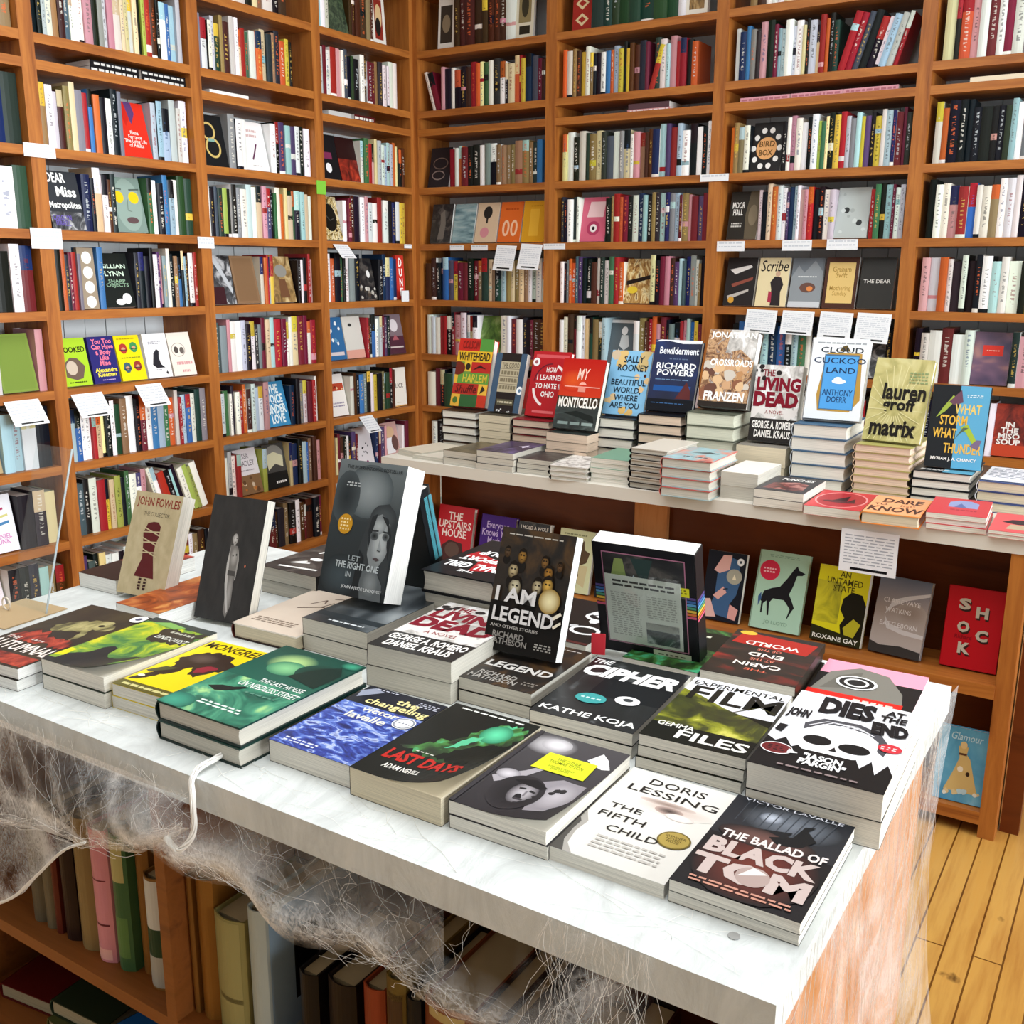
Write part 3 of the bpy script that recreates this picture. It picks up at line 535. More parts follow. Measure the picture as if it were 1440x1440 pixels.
face('fair', '#eee9e4', 'white face-out book with a strip of red figures', ('r', .1, .6, .95, .78, '#b5462e'), ('blobs', .15, .62, .9, .76, 8, .06, ['#e6c79c', '#7a2a1c']), ('x', .15, .2, .85, .34, 2, '#9c93a8'))
face('lice', '#ece7dc', 'cream face-out book with one short black word', T_('LICE', .12, .48, .75, .6, '#2a2a28', .01), ('x', .15, .08, .5, .12, 1, '#cdbfa2'), ('r', 0, 0, 1, .03, '#d9a766'))
face('birdsheet', '#e6e2e6', 'white face-out book with small ink blots and a plum dot', ('blobs', .3, .25, .8, .6, 8, .06, ['#3a3a3e', '#6a6a70']), ('e', .6, .1, .08, .06, '#8a3a6a'))
face('pinkhat', '#c9a099', 'pink face-out book with a figure in a straw hat', ('e', .5, .75, .3, .15, '#d8b48f'), ('r', .2, .2, .7, .6, '#f0eef0'), ('e', .75, .45, .2, .2, '#6a4a44'))
face('frameD', '#e6e2da', 'white framed face-out book with a dark square picture', ('r', .14, .12, .86, .86, '#3a3129'), ('e', .5, .5, .25, .18, '#8a7a62'))
face('frameE', '#ded7c2', 'cream framed face-out book with an old portrait', ('r', .15, .3, .85, .92, '#8f8058'), ('e', .5, .62, .2, .22, '#3b3524'), ('r', .2, .08, .8, .24, '#2b2418'))
face('darkwave', '#262124', 'dark face-out book with pale wavy lines', ('ring', .5, .6, .35, .15, .04, '#6d5a52'), ('ring', .45, .3, .3, .12, .04, '#8a7a74'))
face('shadow', '#4a4540', 'dark face-out book with a shadowy walking figure', ('a', 0, 0, 1, 1, 'dk'), ('p', [(.35, .1), (.45, .5), (.4, .75), (.6, .85), (.7, .5), (.65, .1)], '#6f6962'))
face('sea', '#7f9da3', 'grey-blue face-out book with a calm sea', ('a', 0, 0, 1, 1, 'sea'))
face('spade', '#d3b99b', 'beige face-out book with a black disc on a stalk', ('e', .48, .75, .2, .16, '#2a2625'), ('r', .44, .48, .52, .6, '#2a2625'), ('e', .42, .25, .2, .13, '#cf8a92'))
face('feet', '#d8682a', 'orange face-out book with two pale footprints', ('ring', .32, .35, .16, .2, .09, '#f0c3a0'), ('ring', .68, .35, .16, .2, .09, '#f0c3a0'), ('x', .2, .78, .8, .86, 1, '#b04a18'))
face('gold', '#d59b25', 'mustard yellow face-out book', ('r', .3, .15, .7, .8, '#e5b13a'), ('x', .3, .85, .8, .9, 1, '#a87414'))
face('diamond', '#9c2a22', 'red face-out book with a column of cream diamonds', *[('p', [(.15, y), (.5, y+.12), (.85, y), (.5, y-.12)], '#dcc89c') for y in (.2, .5, .8)], *[('p', [(.3, y), (.5, y+.06), (.7, y), (.5, y-.06)], '#9c2a22') for y in (.2, .5, .8)])
face('sepia', '#e4dfd2', 'white bordered face-out book with a sepia picture', ('a', .15, .1, .85, .9, 'sepia'))
face('ipodpink', '#d3657f', 'pink face-out book with a white screen shape and round dial', ('p', [(.2, .55), (.85, .55), (.9, .9), (.3, .9)], '#ecc9cc'), ('e', .5, .3, .26, .16, '#b33f62'), ('e', .5, .3, .14, .09, '#f0e6e6'), ('e', .5, .3, .06, .04, '#2b1a20'))
face('gilded', '#a9793f', 'gilded painting face-out book with a black diagonal label', ('a', 0, 0, 1, 1, 'gilded'), ('p', [(.05, .4), (.95, .55), (.95, .64), (.05, .5)], '#211713'), ('e', .3, .3, .2, .08, '#e3c53a'))
face('bones', '#5a656b', 'slate face-out book with a white-grey skeleton pair', ('e', .55, .75, .12, .1, '#e6e8e8'), ('p', [(.45, .65), (.7, .65), (.8, .4), (.6, .3), (.4, .4)], '#c9cfd0'), ('p', [(.3, .05), (.4, .35), (.5, .05)], '#d8dcdc'), ('p', [(.6, .05), (.65, .3), (.78, .05)], '#d8dcdc'), ('r', 0, .93, 1, 1, '#e9ecec'))
face('birdbox', '#1d1a1a', 'black face-out book with an orange disc ringed by white dots', ('e', .48, .47, .33, .23, '#dfa469'), *[('e', .48+.42*math.cos(i*math.pi/5), .47+.38*math.sin(i*math.pi/5), .085, .06, '#ece9e4') for i in range(10)], T_('BIRD', .24, .5, .74, .62, '#6a4a20', .02), T_('BOX', .26, .32, .7, .44, '#6a4a20', .02))
face('moorhall', '#28241f', 'dark face-out book with white lettering beside a carved face', ('p', [(.6, 0), (1, 0), (1, 1), (.65, 1), (.55, .5)], '#5d5240'), ('e', .8, .5, .15, .22, '#7d705a'), T_('MOOR\nHALL', .08, .5, .5, .78, '#e9e7e2', .02), ('x', .1, .24, .45, .36, 2, '#c9c6be'))
face('rock', '#b5bdba', 'pale grey face-out book with two dark dots', ('e', .3, .55, .09, .06, '#2a2c2c'), ('e', .72, .3, .09, .06, '#2a2c2c'), ('blobs', .1, .1, .9, .9, 8, .1, ['#c9d0cd', '#a3aaa7']))
face('hands', '#262222', 'black face-out book with crossing white and red hands', ('p', [(.1, .75), (.8, .85), (.85, .8), (.3, .65)], '#d9d4cf'), ('p', [(.2, .45), (.9, .6), (.9, .54), (.25, .38)], '#8a4a3c'), ('p', [(.1, .2), (.8, .35), (.8, .3), (.15, .12)], '#b8b2ab'), ('e', .25, .12, .1, .07, '#cf9a3a'))
face('scribe', '#e4d4a8', 'cream face-out book with a standing woman in black', T_('Scribe', .06, .72, .95, .95, '#2a2420', .01, shear=.2), ('p', [(.5, .02), (.48, .35), (.42, .5), (.55, .62), (.75, .6), (.85, .45), (.78, .3), (.82, .02)], '#2b2426'), ('e', .64, .67, .08, .06, '#c9a488'), ('p', [(.4, .1), (.4, .32), (.5, .3), (.52, .08)], '#a8324a'))
face('car', '#8e9498', 'grey face-out book with blurred lights of a car', ('p', [(0, .6), (.2, .85), (.4, .7), (.7, .95), (1, .7), (1, 1), (0, 1)], '#70777e'), ('e', .55, .4, .25, .1, '#6a4a40'), ('e', .62, .38, .1, .05, '#e08a4a'), ('x', .2, .6, .8, .64, 1, '#f0f0f0'), ('r', 0, 0, 1, .12, '#c9ced2'))
face('swift', '#4a2b20', 'dark bordered face-out book with a cream centre panel', ('r', .1, .1, .9, .9, '#e3c27a'), T_('Graham\nSwift', .22, .6, .78, .82, '#a9843c', .01), T_('Mothering\nSunday', .18, .22, .82, .44, '#b8924a', .01))
face('thedear', '#2e2c28', 'black face-out book with one line of white capitals', T_('THE DEAR', .1, .5, .9, .57, '#e4e2dc', .015))
face('bwphoto', '#3a3a3a', 'black and white photograph face-out book', ('a', 0, 0, 1, 1, 'bw'))
face('queen', '#20302c', 'dark green face-out book with white slanting capitals', T_('SHE\nWOULD\nBE\nKING', .12, .42, .9, .9, '#e9ece6', .02, shear=.15), ('p', [(.6, .15), (.75, .5), (.9, .25), (.8, .1)], '#7a4a44'), ('e', .72, .12, .07, .05, '#dfe3e0'))
face('dusk', '#5d4b66', 'dusky purple face-out book with a red label', ('a', 0, 0, 1, 1, 'dusk'), ('r', .25, .55, .8, .75, '#d83a2e'), ('x', .35, .63, .7, .67, 1, '#f0b0a0'))
face('misosoup', '#7a2a20', 'rusty red face-out book with rounded white lettering', ('a', 0, 0, 1, 1, 'redpaint'), ('r', 0, 0, 1, .22, '#c2472c'), T_('IN\nTHE\nMISO\nSOUP', .1, .22, .75, .66, '#f0ece6', .03))
face('greenleaf', '#4f7031', 'green leafy face-out book', ('a', 0, 0, 1, 1, 'leaf'))

def spine_geo(mb, M, w, h, d, col, ink, segs, rnd, page):
    """one upright book: rounded spine towards the aisle at local y=0"""
    P = lambda x, y, z: tuple(M @ Vector((x, y, z)))
    n = 4; bul = min(.004, w*.12); arc = [(w*i/n, bul*(1-math.sin(math.pi*i/n))) for i in range(n+1)]
    uo = rnd.uniform(0, 50); cuts = [0]+[s[0] for s in segs]+[1]; cols = [col]+[s[1] for s in segs]
    t0 = rnd.choice([.12, .2, .3]); t1 = rnd.choice([.78, .86, .92])
    for (z0, z1), c in zip(zip(cuts, cuts[1:]), cols):
        ks = sorted({z0, z1}|{q for q in (t0, t1) if z0 < q < z1})
        for a, b in zip(ks, ks[1:]):
            on = a >= t0-1e-6 and b <= t1+1e-6
            for (xa, ya), (xb, yb) in zip(arc, arc[1:]):
                va, vb = uo+a*h/.2, uo+b*h/.2; k = math.floor(uo)
                mb.face([P(xa, ya, a*h), P(xb, yb, a*h), P(xb, yb, b*h), P(xa, ya, b*h)], c, None, [(k+xa/w*.98+.01, va), (k+xb/w*.98+.01, va), (k+xb/w*.98+.01, vb), (k+xa/w*.98+.01, vb)], ink if on else c)
    y0 = bul
    mb.face([P(0, d, 0), P(0, y0, 0), P(0, y0, h), P(0, d, h)], col); mb.face([P(w, y0, 0), P(w, d, 0), P(w, d, h), P(w, y0, h)], col)
    tz = h-.002; mb.face([P(.001, y0+.002, tz), P(w-.001, y0+.002, tz), P(w-.001, d-.002, tz), P(.001, d-.002, tz)], page, M_PAGES)
    mb.face([P(x, y, h) for x, y in arc]+[P(w, .006, h), P(0, .006, h)], col)
    for xa, xb in ((0, .0015), (w-.0015, w)): mb.face([P(xa, .006, h), P(xb, .006, h), P(xb, d, h), P(xa, d, h)], col)
    mb.face([P(w, d, 0), P(0, d, 0), P(0, d, h), P(w, d, h)], page, M_PAGES)
    mb.face([P(0, d, 0), P(w, d, 0)]+[P(x, y, 0) for x, y in arc[::-1]], col)

SP = []
def jitcol(h, rnd, a=.09):
    r, g, b_ = (int(h[i:i+2], 16) for i in (1, 3, 5)); k = rnd.uniform(-a, a)
    f = lambda v: max(0, min(255, int(v*(1+k)+rnd.uniform(-9, 9))))
    return '#%02x%02x%02x' % (f(r), f(g), f(b_))
def run_row(bay, lev, s, f0, f1, hmin, hmax):
    rnd = random.Random(bay+str(lev)); side, e0, e1 = BAY[bay]; M = wallm(side)
    e0 += .03; e1 -= .03; L = e1-e0; a = e0+f0*L; z = LV[lev]+.0162; end = e0+f1*L
    toks = re.findall(r'\(\w+\)|[<>]?\w', s); faces = [t for t in toks if t[0] == '(']
    clr = {1: .25, 2: .25, 3: .05}.get(lev, .25)
    if bay == 'A' and lev == 7: fw = .128
    else: fw = .135
    nl = any(t[0] == '<' for t in toks)*.062+any(t[0] == '>' for t in toks)*.062
    nf = sum((.07 if t in ('(dots)', '(dune)') else .1 if t in ('(lice)', '(frameA)', '(frameD)', '(frameE)', '(sepia)', '(diamond)') else fw) for t in faces)
    ws = [rnd.uniform(.6, 1.45) for t in toks if t[0] != '(']; tot = max(.01, end-a-nf-nl-.004*len(faces)-.0008*len(ws)); sc = tot/sum(ws) if ws else 0
    sc = min(sc, .045)
    if bay == 'Z': a = end-nf-nl-.004*len(faces)-sc*sum(ws)-.0006*len(ws)
    if not ws: fw = min(.142, (end-a)/len(faces)-.006); 
    gap = ((end-a)-fw*len(faces))/max(1, len(faces)-1) if not ws else .004
    x = a; k = 0; seen = 0; lean_on = None; grp = 'books on the %s shelf down, %s' % (ordn(lev+1), BNAME[bay])
    for i, t in enumerate(toks):
        seen += 1
        if t[0] == '(':
            key = t[1:-1]; col, lab, ops = F[key]
            ww = .07 if key in ('dots', 'dune') else .1 if key in ('lice', 'frameA', 'frameD', 'frameE', 'sepia', 'diamond') else fw
            hh = min(hmax, ww*1.53) if ww > .1 else hmax*.97; th = rnd.uniform(.014, .024)
            lean = 4 if ww <= .1 else rnd.uniform(11, 15)
            base = M @ Vector((x, .012 if key == 'dearmiss' else .03 if ww > .1 else .03, z))
            leaning(lab+', '+BNAME[bay], base.x, base.y, z+.0003, 90 if side == 'L' else 0, ww-.002, hh, lean, th, cover=col, ops=ops, page='w', group=None)
            x += ww+gap; continue
        ww = ws[k]*sc; k += 1; h = rnd.uniform(hmin, hmax)
        if k > 1 and SP and rnd.random() < .3 and t[-1] == SP[-1]['t']: h = SP[-1]['h']; ww = min(ww, SP[-1]['w']*1.1)
        ang = 0
        if t[0] == '<':
            if lean_on != '<': x += .06
            ang = -17
        if t[0] == '>': ang = 16
        lean_on = t[0] if t[0] in '<>' else None
        c = t[-1]; col = jitcol(PAL[c], rnd); dark = c in 'KkBMgNPDURGTSO'
        ink = rnd.choice(['#f0ece0', '#e8e4d8', '#d9b65a', '#cfd6da', '#e06a3a'] if dark else ['#1c1c20', '#2a2a30', '#8a2a2a', '#2f4f7a', '#555'])
        if rnd.random() < .4: ink = col
        segs = []; q = rnd.random()
        if q < .16: segs = [(rnd.uniform(.55, .75), jitcol(PAL[rnd.choice('WKRANCYO')], rnd))]
        elif q < .3: zz = rnd.uniform(.08, .7); segs = [(zz, jitcol(PAL[rnd.choice('WwKRVAY')], rnd)), (zz+rnd.uniform(.06, .16), col)]
        elif q < .36: segs = [(.07, col)]; col = jitcol(PAL['W' if dark else 'K'], rnd)
        d = rnd.uniform(.13, .155); sb = rnd.uniform(.02, .034)
        m = M @ Matrix.Translation((x, sb, z))
        if ang:
            an = math.radians(ang); m = M @ Matrix.Translation((x+(0 if ang > 0 else ww), sb, z)) @ Matrix.Rotation(an, 4, 'Y') @ Matrix.Translation((0 if ang > 0 else -ww, 0, 0))
            m = Matrix.Translation((0, 0, .0)) @ m
            if ang > 0: m = M @ Matrix.Translation((x+ww, sb, z)) @ Matrix.Rotation(an, 4, 'Y') @ Matrix.Translation((-ww, 0, 0))
            else: m = M @ Matrix.Translation((x, sb, z)) @ Matrix.Rotation(an, 4, 'Y')
        ctr = m @ Vector((ww/2, 0, h/2)); v = ctr-CAM; nrm = M.to_3x3() @ Vector((0, -1, 0))
        dist = v.length; fx = v.dot(RX)/v.dot(FW); fy = v.dot(UY)/v.dot(FW); inview = abs(fx) < .505 and abs(fy) < .505
        ar = ww*h*abs(nrm.dot(v.normalized()))/dist**2*(1 if inview else 0)*(0 if (bay, lev) in HIDDEN else 1)
        fat = 'thick' if ww > .032 else 'slim' if ww < .017 else 'mid-width'
        SP.append(dict(t=c, h=h, w=ww, m=m, d=d, col=col, ink=ink, segs=segs, ar=ar, seed=rnd.random(), grp=grp, vis=inview and (bay, lev) not in HIDDEN,
                       label='%s %s spine, %s from the left, %s shelf down, %s' % (fat, CNAME[c], ordn(seen), ordn(lev+1), BNAME[bay])))
        x += ww/math.cos(math.radians(ang))+.0006
for r_ in ROWS: run_row(*r_)
SP_sorted = sorted(SP, key=lambda q: -q['ar']); keep = {id(q) for q in SP_sorted[:300]}
rest = MB()
for q in SP:
    rnd = random.Random(q['seed']); page = jitcol('#d9d2c2', rnd)
    if id(q) in keep:
        mb = MB(); spine_geo(mb, Matrix.Identity(4), q['w'], q['h'], q['d'], q['col'], q['ink'], q['segs'], rnd, page)
        o = mb.obj('shelved_book'); o.matrix_world = q['m']; tag(o, q['label'], 'book', q['grp'])
    elif q['vis'] or q['ar'] == 0: spine_geo(rest, q['m'], q['w'], q['h'], q['d'], q['col'], q['ink'], q['segs'], rnd, page)
tag(rest.obj('shelved_books'), 'the smaller, farther rows of mixed spines filling the wall bookcases', 'book', None, 'stuff')

# books lying flat in the low gap between the upper and lower cases, and on top of rows
def flat(bay, lev, e, dep, w, h, t, yaw, label, z=None, **k):
    M = wallm(BAY[bay][0]); p = M @ Vector((e, dep, 0)); zz = LV[lev]+.0165 if z is None else z
    book(label, MX(p.x, p.y, zz, yaw+(90 if BAY[bay][0] == 'L' else 0)), w, h, t, **k)
def lie(bay, lev, e, lab, col, L=.2, t=.02, z=0, dep=.03, ink=None, page='w', grp=None):
    """a book lying flat with its spine to the aisle, the spine running from e over length L"""
    M = wallm(BAY[bay][0]); m = M @ Matrix.Translation((e+L, dep, LV[lev]+.0165+z)) @ Matrix.Rotation(math.pi/2, 4, 'Z')
    o = book(lab, m, .14, L, t, cover=col, spine=col, page=page, group=grp)
    if ink:
        mb = MB(); rnd = random.Random(lab); x = .01
        while x < L-.02:
            q = rnd.uniform(.008, .03); mb.face([(-.0003, x+q, t*.3), (-.0003, x, t*.3), (-.0003, x, t*.7), (-.0003, x+q, t*.7)], ink); x += q+.006
        mb.obj('spine_lettering', o)
g = 'black books lying flat in the low gap, left wall'
lie('A', 3, -1.63, 'lower black book lying flat by the third left bay, low gap', '#17171a', .21, .02, 0, ink='#d8d8d4', grp=g); lie('A', 3, -1.63, 'upper black book lying flat by the third left bay, low gap', '#17171a', .21, .02, .0202, ink='#d8d8d4', grp=g)
lie('A', 3, -1.85, 'lower black book of the farther flat pair, left wall low gap', '#17171a', .21, .02, 0, ink='#d8d8d4', grp=g); lie('A', 3, -1.85, 'upper black book of the farther flat pair, left wall low gap', '#17171a', .21, .02, .0202, ink='#d8d8d4', grp=g)
lie('B', 3, -1.3, 'white book lying alone and flat in the low gap, left wall third bay', '#efeee9', .21, .018)
lie('C', 3, -.42, 'dark red book with white capitals lying flat, left wall corner bay', '#5a1a1e', .15, .028, ink='#f0ece4'); lie('C', 3, -.6, 'grey-white book lying flat beside a dark red one, left wall corner bay', '#c9c9c6', .16, .026)
lie('Q', 3, 1.19, 'pink book at the bottom of a flat pile of two, back wall second bay', '#d79a9e', .21, .012, 0, ink='#f2e6e6'); lie('Q', 3, 1.195, 'mauve-brown book lying on a pink one, back wall second bay', '#5b4248', .2, .024, .0122)
for i in range(3): lie('R', 3, 1.72+.215*i, ['first', 'second', 'third'][i]+' from the left of three pink books lying end to end, back wall', '#dba0ab', .212, .02, ink='#b4707e', grp='pink books lying end to end in the low gap')
lie('S', 3, 2.62, 'cream book lying alone and flat in the low gap, back wall end bay', '#ece0c4', .19, .022)

# ------------------------------------------------------------------ labels clipped to the shelves
def card(lab, mtx, w, h, col='#eef0f2', lines=3, ink='#cdd1d8', foot=None, group=None, cat='shelf label', name='shelf_label'):
    mb = MB(); mb.box((0, -.0012, 0), (w, 0, h), col)
    rnd = random.Random(lab)
    for i in range(lines):
        z = h*(.88-.72*i/max(lines, 1)); x = w*.07; hh = h*.26/max(lines, 1)
        while x < w*.9:
            q = min(rnd.uniform(.06, .2)*w, w*.93-x); mb.face([(x, -.0014, z-hh), (x+q, -.0014, z-hh), (x+q, -.0014, z), (x, -.0014, z)], ink); x += q+w*.03
    if foot: mb.face([(w*.2, -.0014, h*.06), (w*.85, -.0014, h*.06), (w*.85, -.0014, h*.12), (w*.2, -.0014, h*.12)], foot)
    o = mb.obj(name); o.matrix_world = mtx; return tag(o, lab, cat, group)
ML = wallm('L'); MBk = wallm('B')
def tilt(side, e, z, w, h, a=0, out=.004, roll=0): # a card hanging down from (e, z), foot swung out by a degrees
    return wallm(side) @ Matrix.Translation((e-w/2, -out, z)) @ Matrix.Rotation(math.radians(roll), 4, 'Y') @ Matrix.Rotation(math.radians(-a), 4, 'X') @ Matrix.Translation((0, 0, -h))
for lab, side, e, z, w_, h_, a, roll, lines, foot in (
    ('white slip on the shelf edge below the orange-red spines, left wall outermost upright', 'L', -2.104, 1.846, .12, .045, 0, 0, 2, None),
    ('white slip on the left wall upright beside the big hand-lettered cover', 'L', -2.11, 1.565, .12, .07, 0, 0, 3, None),
    ('small white slip where the second and third left bays meet', 'L', -1.397, 1.556, .085, .045, 0, 0, 2, None),
    ('white card swung out under the gold patterned face-out book', 'L', -.586, 1.545, .10, .085, 42, 0, 5, '#333'),
    ('thin white strip on the shelf edge nearest the corner, left wall', 'L', -.07, 1.558, .06, .02, 0, 0, 1, None),
    ('blank white card in front of the shelf by the red face-out book', 'L', -.10, 1.325, .06, .055, 0, 0, 0, None),
    ('white card swung out below the lime green portrait book', 'L', -2.01, .975, .13, .10, 35, 0, 6, '#333'),
    ('white card swung out below the yellow helmets book', 'L', -1.735, .985, .12, .10, 35, 0, 6, '#333'),
    ('white card swung out below the black spines, left wall outermost bay', 'L', -2.27, .975, .13, .10, 35, 0, 6, '#333'),
    ('white card swung out over the sheet of ink blots, left wall corner bay', 'L', -.44, .71, .10, .10, 40, 0, 5, '#333'),
    ('white strip under the grey sea face-out book', 'B', .266, 1.552, .085, .024, 0, 0, 1, None), ('white strip under the beige black-disc book', 'B', .405, 1.553, .1, .026, 0, 0, 1, None),
    ('white card hanging under the orange footprints book', 'B', .57, 1.552, .115, .125, 16, 3, 9, '#222'), ('white card hanging under the mustard yellow book', 'B', .715, 1.557, .12, .125, 16, 3, 9, '#222'),
    ('white strip across the upright between the first and second back wall bays', 'B', .84, 1.555, .12, .026, 0, 0, 1, None),
    ('white strip on the upright left of the dial cover', 'B', 1.634, 1.838, .13, .03, 0, 0, 1, None), ('white slip under the dark carved-face book', 'B', 1.724, 1.557, .125, .042, 0, 0, 2, None),
    ('white slip under the purple and blue spines', 'B', 2.014, 1.558, .125, .042, 0, 0, 2, None), ('white slip under the pale grey two-dot book', 'B', 2.201, 1.56, .125, .042, 0, 0, 2, None),
    ('handwritten card below the crossing-hands book', 'B', 1.883, 1.272, .135, .10, 12, 2, 9, '#333'), ('handwritten card below the cream standing-woman book', 'B', 2.042, 1.27, .135, .10, 12, 2, 9, '#333'),
    ('handwritten card below the cream-panel book', 'B', 2.203, 1.269, .135, .11, 12, 2, 10, '#333'), ('handwritten card below the black single-line book', 'B', 2.355, 1.268, .135, .12, 12, 2, 11, '#333')):
    card(lab, tilt(side, e, z, w_, h_, a, .003, roll), w_, h_, lines=lines, foot=foot)
card('small green sticky square on the left wall upright', tilt('L', -.702, 1.826, .06, .06, 0, .003), .06, .06, '#7fc443', 0, name='sticky_note', cat='sticky note')

# ------------------------------------------------------------------ display tables
T = .805
# far table: white top on a shallow fir unit with a dark back panel
t2 = thing('display_table', 'long white-topped display table on a fir shelf unit, near the back wall', 'table', (1.15, -1.69, 0))
def part(mb, name, root):
    o = mb.obj(name); o.parent = root; o.matrix_parent_inverse = root.matrix_world.inverted(); return o
p = MB(); p.box((1.15, -1.69, T-.038), (3.9, -.9, T), '#888', M_TOP2); part(p, 'tabletop', t2)
for nm, q, m in (('end_panel', ((3.12, -1.685, 0), (3.16, -1.50, T-.038)), M_WZ), ('end_panel', ((1.22, -1.685, 0), (1.26, -1.50, T-.038)), M_WZ), ('post', ((2.03, -1.515, .415), (2.14, -1.495, T-.038)), M_LIGHT),
                 ('back_panel', ((1.26, -1.495, .02), (3.12, -1.475, T-.038)), M_DARK), ('shelf', ((1.26, -1.69, .385), (3.12, -1.495, .42)), M_WX), ('shelf', ((1.26, -1.685, .035), (3.12, -1.495, .07)), M_WX),
                 ('leg', ((3.09, -.98, 0), (3.15, -.92, T-.038)), M_DARK), ('leg', ((1.25, -.98, 0), (1.31, -.92, T-.038)), M_DARK), ('leg', ((3.165, -1.62, 0), (3.21, -1.575, T-.038)), M_DARK), ('leg', ((3.8, -.98, 0), (3.86, -.92, T-.038)), M_DARK)):
    p = MB(); p.box(*q, '#888', m); part(p, nm, t2)
card('handwritten white card hung from the far table edge below the orange book', Matrix.Translation((2.715, -1.694, T-.03)) @ Matrix.Translation((0, 0, -.115)), .145, .115, '#eef0f6', 10, '#aab0bd', '#16161a', name='notice_card', cat='card')

# near table: white top over an open bookcase of old books
t1 = thing('book_table', 'white-topped book table hung with fake cobweb, old books on shelves beneath', 'table', (1.585, -3.57, 0))
p = MB(); p.box((1.585, -3.57, T-.042), (3.16, -2.735, T), '#888', M_TABLE); part(p, 'tabletop', t1)
for nm, q, m in (('side_panel', ((3.105, -3.53, 0), (3.135, -2.76, T-.042)), M_LIGHT), ('side_panel', ((1.61, -3.53, 0), (1.64, -2.76, T-.042)), M_UNDER), ('divider', ((2.262, -3.53, .10), (2.283, -3.15, T-.042)), M_UNDER),
                 ('back_panel', ((1.64, -3.15, 0), (3.105, -3.13, T-.042)), M_DARK), ('shelf', ((1.64, -3.53, .335), (2.262, -3.15, .357)), M_UNDER), ('shelf', ((2.283, -3.53, .335), (3.105, -3.15, .357)), M_UNDER), ('shelf', ((1.64, -3.53, .07), (3.105, -3.15, .10)), M_UNDER)):  # back panel added in dark wood to keep the space beneath dark
    p = MB(); p.box(*q, '#888', m); part(p, nm, t1)
p = MB(); p.tube([(3.095, -3.50, T), (3.095, -3.50, T+.0012)], .006, '#9a9a98', n=10); part(p, 'screw_head', t1)

# ------------------------------------------------------------------ old books on the shelf under the near table
def old_book(lab, x0, x1, h, col, z=.3575, y=-3.5, d=.17, bands=(), page='#b9a888', rough=None, art_ops=None):
    w_ = x1-x0-.0012; r = thing('old_book', lab, 'old book', (x0, y, z)); c = MB(); n = 8; bul = min(.009, w_*.22)
    arc = [(w_*i/n, bul*(1-math.sin(math.pi*i/n))) for i in range(n+1)]
    for (xa, ya), (xb, yb) in zip(arc, arc[1:]):
        c.face([(xa, ya, 0), (xb, yb, 0), (xb, yb, h), (xa, ya, h)], col); c.face([(xa, ya, h), (xb, yb, h), (xb, yb+.002, h), (xa, ya+.002, h)], col)
        c.face([(xb, yb+.002, h), (xa, ya+.002, h), (xa, ya+.002, h-.02), (xb, yb+.002, h-.02)][::-1], '#3a2a1c')
    for a in (0, w_-.003): c.box((a, bul, 0), (a+.003, d, h), col)
    c.box((0, d-.002, 0), (w_, d, h), '#2a2018')
    for b0, b1, bc in bands:
        for (xa, ya), (xb, yb) in list(zip(arc, arc[1:]))[1:-1]: c.face([(xa, ya-.0004, b0*h), (xb, yb-.0004, b0*h), (xb, yb-.0004, b1*h), (xa, ya-.0004, b1*h)], bc)
    o = c.obj('binding', r)
    p = MB(); p.box((.0032, bul+.006, .003), (w_-.0032, d-.006, h-.006), page, M_PAGES); p.obj('page_block', r)
    if art_ops:
        m = MB(); paint(m, art_ops, d-bul-.01, h-.02, 0); s = m.obj('picture', r); s.matrix_basis = Matrix(((0, 0, 1, w_+.0003), (1, 0, 0, bul+.005), (0, 1, 0, .01), (0, 0, 0, 1)))
for a in (('grey-brown worn old book, farthest in the row under the near table', 1.876, 1.913, .2, '#5f5644'), ('grey-brown old book second along the low shelf', 1.915, 1.943, .2, '#6a5f49'),
          ('thin dark red old book on the low shelf', 1.945, 1.963, .21, '#5a2318'), ('wide blackish old book left of the tan one on the low shelf', 1.965, 2.004, .215, '#2a1a16'),
          ('tall tan cloth old book beside the pink spine', 2.006, 2.052, .235, '#8a7248'), ('pink paper-wrapped old book with cracked spine', 2.055, 2.1, .232, '#d48a92', .3575, -3.503, .17, ((.28, .295, '#6a2a34'), (.62, .63, '#6a2a34'), (.02, .1, '#e8b0a8'))),
          ('green mottled old book with a thin yellow strip, beside the pink one', 2.102, 2.142, .236, '#41653f', .3575, -3.5, .17, ((.66, .95, '#b7ad72'), (.1, .4, '#5b8048'))), ('orange-brown tall old book behind the green one', 2.144, 2.177, .225, '#7f5424', .3575, -3.485),
          ('brown old book with a torn white strip and dark green label', 2.179, 2.222, .19, '#8a6232', .3575, -3.5, .17, ((.55, .98, '#c9c6bd'), (.02, .3, '#aaa69b'), (.3, .55, '#24402c'))), ('tan old book with a pale paper label at its head', 2.224, 2.258, .222, '#8d6a3a', .3575, -3.5, .17, ((.78, .97, '#d8bc92'),)),
          ('thin orange-brown old book right of the divider', 2.285, 2.297, .226, '#7d5222'), ('wide orange-brown worn leather old book right of the divider', 2.299, 2.336, .23, '#8c5c24'),
          ('olive-cream faded old book with a chewed head', 2.34, 2.402, .19, '#8d8452', .3575, -3.505, .17, ((.0, .98, '#9a905c'), (.3, .34, '#86794a'))),
          ):
    old_book(*a)
old_book('large grey-white old volume with a blue-grey cover and black picture', 2.405, 2.44, .22, '#aab0a8', d=.2, art_ops=[('r', 0, 0, 1, 1, '#8fa6b8'), ('r', .25, .2, 1, .75, '#101214'), ('r', .35, .6, .8, .7, '#6d7270'), ('ring', .8, .4, .3, .15, .02, '#55585a', 120, 260)])
